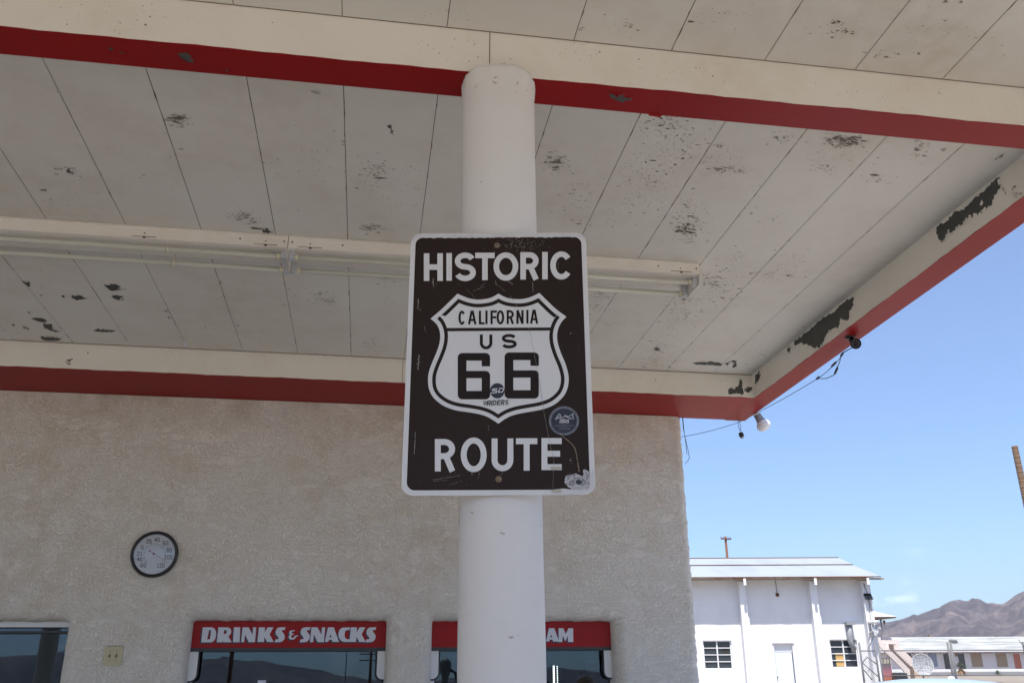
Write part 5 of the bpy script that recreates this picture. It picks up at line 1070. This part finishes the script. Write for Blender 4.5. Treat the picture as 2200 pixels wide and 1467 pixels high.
b.box((q0[0]+.04, DSx-2.56, .02), (q1[0]-.04, DSx-1.9, .07)); t.part('sides', b, M['black'])

# ------------------------------------------------------------------ motel block (yard frame)
DM = 92.; z2b = lambda x, y: (2000+x/8.784, 1300+y/8.784)
def mo(x, y, d=DM): return yard(*z2b(x, y), d)
ue0, ue1 = yard(1895, 1396, DM)[0], yard(2420, 1396, DM)[0]
mt = Thing('motel_block', 'long low motel wing with white gravel roof, shut doors and boarded windows', 'building', ((ue0+ue1)/2, DM, 0), True)
zE = mo(1000, 838)[2]; b = MB(); b.box((ue0, DM+.9, 0), (ue1, DM+9, zE)); mt.part('wall', b, M['motel'])
zR = mo(1000, 590, DM+5.)[2]
b = MB(); va = DM
b.add([(ue0-.4, va, zE), (ue1, va, zE), (ue1, DM+5, zR), (ue0-.4, DM+5, zR), (ue0-.4, DM+10.5, zE), (ue1, DM+10.5, zE)], [(0, 1, 2, 3), (3, 2, 5, 4)], 0); b.add([(ue0-.4, va, zE-.16), (ue1, va, zE-.16), (ue1, DM+5, zR-.16), (ue0-.4, DM+5, zR-.16)], [(0, 1, 2, 3)], 1); b.box((ue0-.4, va-.03, zE-.18), (ue1, va, zE+.02), 1); mt.part('roof', b, [M['gravel'], M['motel']], recalc=False)
b = MB()
u = ue0
while u < ue1: b.box((u, va+.01, zE-.30), (u+.09, va+.9, zE-.17)); u += .55
mt.part('rafters', b, M['galv'])
vw = DM+.9
def rect(x0, y0, x1, y1): p, q, r_ = mo(x0, y0, vw), mo(x1, y0, vw), mo(x0, y1, vw); return p[0], q[0], max(.12, r_[2]), p[2]
def opening(nm, r, m, fr=.06, label=None):
    a0, a1_, z0, z1 = r; b = MB(); b.box((a0, vw-.05, z0), (a1_, vw+.02, z1)); o = mt.part(nm, b, m)
    if label: o['label'] = label
    b = MB(); b.box((a0-fr, vw-.08, z1), (a1_+fr, vw+.01, z1+fr)); b.box((a0-fr, vw-.08, z0), (a0, vw+.01, z1)); b.box((a1_, vw-.08, z0), (a1_+fr, vw+.01, z1))
    if nm == 'window': b.box((a0-fr, vw-.1, z0-fr), (a1_+fr, vw+.01, z0))
    mt.part('frame', b, M['frame'], parent=o)
opening('window', rect(730, 900, 943, 1160), M['board'], label='window boarded with tan sheet'); opening('window', rect(1203, 900, 1410, 1158), M['board'], label='window boarded with tan sheet'); opening('window', rect(-70, 905, 93, 1155), M['curtain'], label='window with blue curtain')
opening('window', (*yard(1951, 1404, vw)[[0]], *yard(1957, 1404, vw)[[0]], yard(1951, 1412, vw)[2], yard(1951, 1403, vw)[2]), M['wglass'])
for (x0, x1, m_, lb) in ((218, 336, M['black'], 'black door'), (495, 615, M['black'], 'black door'), (1533, 1663, M['orange'], 'orange red door')): opening('door', rect(x0, 905, x1, 1400), m_, label=lb)
b = MB(); p = mo(473, 905, vw); b.box((p[0]-.10, vw-.14, p[2]-.28), (p[0]+.10, vw-.001, p[2]+.12)); mt.part('wall_lantern', b, M['wood'])
p = mo(450, 684, DM+2.6); b = MB(); lp = [(p[0]+.25*math.cos(R(a)), p[2]+.27*math.sin(R(a))) for a in range(0, 181, 20)]; b.slab(lp, lambda u, z: (u, DM+2.4, z-.1), lambda u, z: (u-.12, DM+3.2, z-.03)); mt.part('roof_vent', b, M['pipe'])
b = MB(); b.box((ue0-2, DM-4.2, 0), (ue1, DM-4.05, .55)); b.box((ue0-2, DM-4.4, .30), (ue1, DM-4.25, .42)); tag(b.build('low_wall', M['block'], None), 'low pale wall in front of the motel wing', 'wall'); bpy.data.objects['low_wall'].rotation_euler = (0, 0, -YAW)

# ------------------------------------------------------------------ palms
def frond(b, o, az, el, ln, w, m, n=5):
    d = np.array([math.cos(az)*math.cos(el), math.sin(az)*math.cos(el), math.sin(el)]); s_ = np.array([-math.sin(az), math.cos(az), 0]); pts = []
    for i in range(n+1): t = i/n; pts.append(o + d*ln*t - np.array([0, 0, ln*.45*t*t]))
    vs = []
    for i, p in enumerate(pts): ww = w*math.sin(math.pi*(.12+.86*i/n)); vs += [p-s_*ww, p+s_*ww+np.array([0, 0, ww*.3])]
    b.add(vs, [(2*i, 2*i+1, 2*i+3, 2*i+2) for i in range(n)], m)
def little_palm(px, py0, py1, d, ln, label):
    p0, p1 = yard(px, py1, d), yard(px, py0, d); t = Thing('young_palm', label, 'palm', (p0[0], d, 0), True, group='young palms in front of the motel')
    b = MB(); b.tube([(p0[0], d, 0), (p0[0]+.03, d, p1[2]*.5), (p0[0], d, p1[2])], [.30, .26, .18], 10); t.part('trunk', b, M['palmwood'])
    b = MB(); o = np.array([p0[0], d, p1[2]])
    for i in range(34): frond(b, o, rng.uniform(0, 6.28), R(rng.uniform(15, 85)), ln*rng.uniform(.7, 1.1), .06, 0)
    for i in range(26): frond(b, o-(0, 0, .1), rng.uniform(0, 6.28), R(rng.uniform(-35, 20)), ln*rng.uniform(.7, 1.15), .05, 1)
    t.part('crown', b, [M['frond'], M['dryfrond']], recalc=False)
little_palm(2068, 1434, 1460, 86., .95, 'young palm with green and dry fronds before the dark motel door')
little_palm(2146, 1447, 1462, 86., .62, 'smaller scrubby palm under the right boarded motel window')
little_palm(1990, 1450, 1462, 84., .35, 'tiny dry palm stump beside the round mesh dish')
for px, lb in ((1996, 'green palm top showing above the motel roof left of centre'), (2140, 'sparse palm top showing above the motel roof on the right')):
    p = yard(px, 1366, 140.); t = Thing('palm_tree', lb, 'palm', (p[0], 140., 0), True, group='palms behind the motel'); b = MB(); b.tube([(p[0], 140, 0), (p[0], 140, p[2]-.3)], [.2, .15], 8); t.part('trunk', b, M['palmwood']); b = MB()
    for i in range(40): frond(b, np.array([p[0], 140., p[2]-.3]), rng.uniform(0, 6.28), R(rng.uniform(-30, 80)), rng.uniform(.6, 1.0), .07, int(rng.random() < .3))
    t.part('crown', b, [M['frond'], M['dryfrond']], recalc=False)
p = yard(2176.5, 959, 45.); t = Thing('dead_palm', 'tall headless dead palm trunk against the sky at the right', 'palm', (p[0]+.15, 45., 0), True)
b = MB(); n = 150; prof = [((.145+.012*(i % 2)+.05*(1-i/n)+.006*math.sin(i*1.9)), p[2]*i/n) for i in range(n+1)]; b.lathe(prof+[(.10, p[2]+.03), (.0001, p[2]+.01)], (p[0]+.15, 45., 0), (-.006, 0, 1), 14, smooth=False); t.part('trunk', b, M['palmwood'])

# ------------------------------------------------------------------ chain link fence, mesh dish
DF = 31.2
def fy(x, y): return yard(x, y, DF)
zt_, zm_ = fy(2000, 1396.5)[2], fy(2000, 1450)[2]
ua, uc, ud, ur_ = fy(1844, 1376)[0], fy(1887, 1380)[0], fy(2039, 1380)[0], fy(2199, 1378)[0]
fe = Thing('chain_link_fence', 'grey chain link fence with pipe posts and a braced gate', 'fence', ((uc+ur_)/2, DF, 0), True)
ztop = fy(1950, 1379)[2]
uend = ur_+4.6
for px, r_ in ((1886.6, .03), (2035.3, .034), (2042, .036), (2198, .045)):
    u = fy(px, 1380)[0]; b = MB(); b.tube([(u, DF, -.1), (u, DF, ztop)], r_, 8); fe.part('post', b, M['pipe'])
b = MB(); b.tube([(fy(2039, 1380)[0], DF-.03, .1), (fy(2039, 1380)[0], DF-.03, ztop-.2)], .02, 6); fe.part('post', b, M['pipe'])
b = MB(); b.tube([(uend, DF, -.1), (uend, DF, ztop)], .034, 8); fe.part('post', b, M['pipe'])
for z_ in (zt_, zm_): b = MB(); b.tube([(uc, DF, z_), (uend, DF, z_)], .02, 6); fe.part('rail', b, M['pipe'])
b = MB(); gt = zt_; ua2, uc2 = fy(1845, 1376)[0], fy(1878.5, 1380)[0]
for u in (ua2, uc2): b.tube([(u, DF, .05), (u, DF, ztop)], .035, 8)
b.tube([(ua2, DF, gt), (uc2, DF, gt)], .022, 6)
G = lambda x, y: tuple(fy(*z1b(x, y)))
for p_, q_ in (((380, 970), (290, 1080)), ((290, 1080), (615, 1365)), ((390, 980), (590, 1130)), ((300, 1190), (470, 1400))): b.tube([G(*p_), G(*q_)], .017, 6)
fe.part('gate', b, M['pipe'])
p = fy(2190, 1372); b = MB(); b.tube([tuple(fy(2188, 1373)), tuple(fy(2198, 1386))], .012, 6); b.box((ur_-.05, DF-.08, fy(2198, 1392)[2]), (ur_+.12, DF+.0, fy(2198, 1385)[2])); fe.part('arm', b, M['pipe'])
def mesh_link(ulo, uhi, zlo, zhi, pitch=.0565, w=.0028):
    b = MB(); H = zhi-zlo
    k = ulo-H
    while k < uhi:
        for sgn_ in (1, -1):
            a0, a1_ = k, k+H; z0, z1 = (zlo, zhi) if sgn_ > 0 else (zhi, zlo)
            ta, tb = max(0, (ulo-a0)/H), min(1, (uhi-a0)/H)
            if tb > ta:
                p0 = np.array([a0+H*ta, DF+.004*sgn_, z0+(z1-z0)*ta]); p1 = np.array([a0+H*tb, DF+.004*sgn_, z0+(z1-z0)*tb]); d = (p1-p0)/np.linalg.norm(p1-p0); s_ = np.array([-d[2], 0, d[0]])*w; f_ = np.array([0, w, 0])
                b.add([p0-s_, p0+s_, p0+f_*2, p1-s_, p1+s_, p1+f_*2], [(0, 1, 4, 3), (1, 2, 5, 4), (2, 0, 3, 5)])
        k += pitch*1.25
    return b
fe.part('wire_mesh', mesh_link(uc, uend, .05, zt_), M['pipe'], recalc=False); fe.part('wire_mesh', mesh_link(ua2, uc2, .05, gt), M['pipe'], recalc=False)
DD = 40.; p = yard(1982.5, 1427, DD); rd = 21.3/FPX*DD*.97
t = Thing('mesh_dish', 'round white mesh satellite dish facing the fence', 'dish', (p[0], DD, 0), True)
b = MB(); ax_ = (-.05, -1, .12); pr = [(rd*k/9, -.09*(1-(k/9)**2)) for k in range(10)]
nD = 60; a_ = Vector(ax_).normalized(); o1 = a_.orthogonal().normalized(); o2 = a_.cross(o1)
b.lathe(pr, p, ax_, nD); t.part('reflector', b, M['dish'])
m = M['dish']; N = NT(m); wv = N.n('ShaderNodeTexChecker'); wv.inputs['Scale'].default_value = 13; mpn = N.n('ShaderNodeMapping'); mpn.inputs['Rotation'].default_value = (0, R(45), 0); N.l(N.tc.outputs['Object'], mpn.inputs[0]); N.l(mpn.outputs[0], wv.inputs[0]); N.col(N.mix(wv.outputs['Fac'], (.27, .285, .31), (.46, .48, .51)))
b = MB(); b.tube([tuple(Vector(p)+(o1*math.cos(.1047*i)+o2*math.sin(.1047*i))*rd) for i in range(61)], .012, 6); t.part('rim', b, M['frame'])
b = MB(); b.tube([(p[0], DD+.12, 0), (p[0], DD+.12, p[2])], .04, 8); t.part('post', b, M['galv'])
b = MB()
for k in range(3): q = Vector(p)+(o1*math.cos(2.094*k)+o2*math.sin(2.094*k))*rd*.9; b.tube([tuple(q), tuple(Vector(p)+a_*.42)], .007, 5)
b.lathe([(.03, .38), (.04, .42), (.0001, .46)], p, ax_, 10); t.part('feed', b, M['galv'])

# ------------------------------------------------------------------ parked car
cu, cv = yard(1990, 1460, 8.3)[0], 8.3
cpos = SDV*cu + HD*cv
car = Thing('parked_car', 'silver white car parked beside the station, only its roof in view', 'car', (0, 0, 0))
CL, CWd, CH = 4.45, 1.74, 1.40
prof = [(-2.22,.35),(-2.24,.62),(-2.18,.86),(-2.02,.97),(-1.55,1.02),(-1.15,1.24),(-.80,1.345),(-.35,1.385),(.1,1.385),(.45,1.34),(.75,1.22),(1.22,.97),(1.75,.88),(2.10,.76),(2.2,.58),(2.2,.35)]
def cpt(x, y, z): return (x, y, z)
b = MB(); ns = 11; rows = []
for i, (x, z) in enumerate(prof):
    row = []
    for j in range(ns):
        s_ = -1+2*j/(ns-1); half = CWd/2*(1-.02*abs(x)) if z < .98 else CWd/2*(.93-.42*(z-.98))
        yy = half*s_; crown = (1-s_*s_)*.05 if z > .8 else 0; end = -.09*(s_*s_)*(1 if x > 0 else -1) if abs(x) > 1.9 else 0
        row.append((x+end, yy, z-.05*(abs(s_)**5)+crown-(.03 if z > .8 else 0)))
    rows.append(row)
vs = [p for r in rows for p in r]; fs = [(i*ns+j, i*ns+j+1, (i+1)*ns+j+1, (i+1)*ns+j) for i in range(len(prof)-1) for j in range(ns-1)]
b.add(vs, fs, 0, True)
low = [(x, z) for x, z in prof]
for j in (0, ns-1):
    side = [rows[i][j] for i in range(len(prof))]; b.add(side, [tuple(range(len(side)))], 0, False)
body = b.build('body', M['carpaint'], car.o)
sub_ = body.modifiers.new('subdivision', 'SUBSURF'); sub_.levels = 1; sub_.render_levels = 2; body.data.polygons.foreach_set('use_smooth', [True]*len(body.data.polygons))
def strip(i0, i1, inset_, nm, m, parent=None):
    b = MB(); pts = []
    for i in (i0, i1):
        for j in (1, 3, 5, 7, 9): x, y, z = rows[i][j]; pts.append((x*.985+.0, y*inset_, z+.006))
    b.add(pts, [(k, k+1, 6+k, 5+k) for k in range(4)], 0, True); return b.build(nm, m, car.o)
strip(4, 6, .98, 'rear_window', M['carglass']); strip(9, 11, .98, 'windscreen', M['carglass'])
for sy in (-1, 1):
    b = MB(); b.add([(-1.3, sy*.835, .99), (.95, sy*.835, .99), (.42, sy*.70, 1.27), (-.75, sy*.70, 1.28), (-1.05, sy*.74, 1.2)], [(0, 1, 2, 3, 4)]); b.build('side_window', M['carglass'], car.o)
    b = MB(); b.tube([(-1.1, sy*.69, 1.255), (-.8, sy*.675, 1.315), (-.3, sy*.665, 1.345), (.15, sy*.665, 1.345), (.5, sy*.68, 1.30)], .012, 6); b.build('roof_trim', M['trim'], car.o)
    b = MB(); b.box((1.98, sy*.55-.2, .66), (2.19, sy*.55+.2, .78)); b.build('headlight', M['lampclear'], car.o); b = MB(); b.box((-2.25, sy*.6-.18, .74), (-2.1, sy*.6+.18, .9)); b.build('tail_light', M['lampred'], car.o)
    for wx in (-1.32, 1.36):
        b = MB(); b.lathe([(.2, -.1), (.30, -.1), (.32, -.07), (.32, .07), (.30, .1), (.2, .1)], (wx, sy*.78, .32), (0, 1, 0), 24); wl = b.build('wheel', M['tyre'], car.o)
        b = MB(); b.lathe([(.205, .07), (.18, .085), (.06, .06), (.0001, .07)], (wx, sy*.78, .32), (0, sy, 0), 20); b.build('rim', M['rim'], wl)
b = MB(); lp = [(-.50, 1.36), (-.39, 1.38), (-.41, 1.392), (-.44, 1.413), (-.47, 1.417), (-.49, 1.395)]; b.slab(lp, lambda u, z: (u, -.016, z), lambda u, z: (u, .016, z)); b.build('antenna_fin', M['carpaint'], car.o)
car.o.location = (cpos[0], cpos[1], 0); car.o.scale = (1, 1, .983); car.o.rotation_euler = (0, 0, math.atan2(HD[1], HD[0])+R(128))

# ------------------------------------------------------------------ the person by the window: standing, looking in, hair top in view
pc = np.array([1.563, 6.42, 0.])
per = Thing('person', 'person with short dark hair standing at the ice cream window', 'person', pc)
k_ = 1.43/1.70
J = {'pelvis': (0, 0, .92), 'spine': (0, -.01, 1.12), 'chest': (0, 0, 1.30), 'neck': (0, .0, 1.45), 'jaw': (0, .015, 1.53), 'skull': (0, .01, 1.60),
     'shl': (-.17, 0, 1.39), 'ell': (-.23, .0, 1.10), 'wrl': (-.22, .10, .88), 'pal': (-.22, .13, .81), 'shr': (.17, 0, 1.39), 'elr': (.23, .0, 1.10), 'wrr': (.22, .10, .88), 'par': (.22, .13, .81),
     'hil': (-.09, 0, .86), 'knl': (-.10, .02, .48), 'anl': (-.10, -.02, .09), 'tol': (-.11, .13, .03), 'hir': (.09, 0, .86), 'knr': (.10, .02, .48), 'anr': (.10, -.02, .09), 'tor': (.11, .13, .03)}
rad = {'pelvis': .13, 'spine': .12, 'chest': .14, 'neck': .05, 'jaw': .07, 'skull': .088, 'sh': .06, 'el': .042, 'wr': .028, 'pa': .035, 'hi': .085, 'kn': .055, 'an': .04, 'to': .038}
E_ = [('pelvis', 'spine'), ('spine', 'chest'), ('chest', 'neck'), ('neck', 'jaw'), ('jaw', 'skull')]
for s_ in 'lr': E_ += [('chest', 'sh'+s_), ('sh'+s_, 'el'+s_), ('el'+s_, 'wr'+s_), ('wr'+s_, 'pa'+s_), ('pelvis', 'hi'+s_), ('hi'+s_, 'kn'+s_), ('kn'+s_, 'an'+s_), ('an'+s_, 'to'+s_)]
names = list(J); V_ = [tuple(np.array(J[n])*k_) for n in names]; Rr = [rad.get(n, rad.get(n[:2])) *k_ for n in names]; Ed = [(names.index(a), names.index(b_)) for a, b_ in E_]
for s_, sx in (('l', -1), ('r', 1)):
    p = np.array(J['pa'+s_])
    for f_, (dx, ln) in enumerate(((-.03, .07), (-.01, .08), (.01, .078), (.03, .06))):
        i0 = len(V_); V_ += [tuple((p+(dx*.9, .0, -.03))*k_), tuple((p+(dx, .015, -.03-ln*.55))*k_), tuple((p+(dx, .005, -.03-ln))*k_)]; Rr += [.010, .009, .008]; Ed += [(names.index('pa'+s_), i0), (i0, i0+1), (i0+1, i0+2)]
    i0 = len(V_); V_ += [tuple((p+(-sx*.035, .02, .01))*k_), tuple((p+(-sx*.05, .04, -.035))*k_)]; Rr += [.011, .009]; Ed += [(names.index('pa'+s_), i0), (i0, i0+1)]
me = bpy.data.meshes.new('body'); me.from_pydata(V_, Ed, []); me.materials.append(M['shirt']); ob = bpy.data.objects.new('body', me); COL.objects.link(ob); ob.parent = per.o
sk = ob.modifiers.new('skin', 'SKIN'); sk.use_smooth_shade = True
for i, v in enumerate(me.skin_vertices[0].data): v.radius = (Rr[i], Rr[i]); v.use_root = (i == 0)
ss = ob.modifiers.new('subdivision', 'SUBSURF'); ss.levels = 2; ss.render_levels = 2
N = NT(M['shirt']); N.tc = N.n('ShaderNodeTexCoord'); sp_ = N.n('ShaderNodeSeparateXYZ'); N.l(N.tc.outputs['Object'], sp_.inputs[0]); mr = N.n('ShaderNodeMapRange'); mr.inputs[1].default_value = 0; mr.inputs[2].default_value = 1.45; N.l(sp_.outputs[2], mr.inputs[0])
rp_ = N.ramp(mr.outputs[0], (.06, (.03, .03, .03)), (.07, (.05, .07, .12)), (.53, (.03, .04, .08)), (.82, (.45, .26, .18))); N.t.nodes[-1].color_ramp.interpolation = 'CONSTANT'; N.col(rp_)
b = MB(); hc = np.array([0, .005, 1.60*k_]); vs = []; nu, nv = 28, 12
for i in range(nv+1):
    ph = R(112)*i/nv
    for j in range(nu):
        q = 2*math.pi*j/nu; jit = 1+.035*math.sin(q*9+i)+.03*rng.uniform(-1, 1); front = 1 if not (i > 8 and math.sin(q) > .3) else .8
        vs.append(hc+np.array([.086*math.sin(ph)*math.cos(q), .098*math.sin(ph)*math.sin(q), .088*math.cos(ph)])*jit*front)
b.add(vs, [(i*nu+j, i*nu+(j+1) % nu, (i+1)*nu+(j+1) % nu, (i+1)*nu+j) for i in range(nv) for j in range(nu)], 0, True); b.build('hair', M['hair'], per.o)

# ------------------------------------------------------------------ the air
hz = MB().box((-4700, -4700, -1.6), (4700, 4700, 420)); hm_ = bpy.data.materials.new('haze'); hm_.use_nodes = True; t_ = hm_.node_tree; t_.nodes.clear()
ho = t_.nodes.new('ShaderNodeOutputMaterial'); hv = t_.nodes.new('ShaderNodeVolumePrincipled'); hv.inputs['Color'].default_value = (.86, .90, 1, 1); hv.inputs['Density'].default_value = .9e-4; hv.inputs['Anisotropy'].default_value = .2
t_.links.new(hv.outputs[0], ho.inputs['Volume']); tag(hz.build('haze', hm_), kind='stuff')
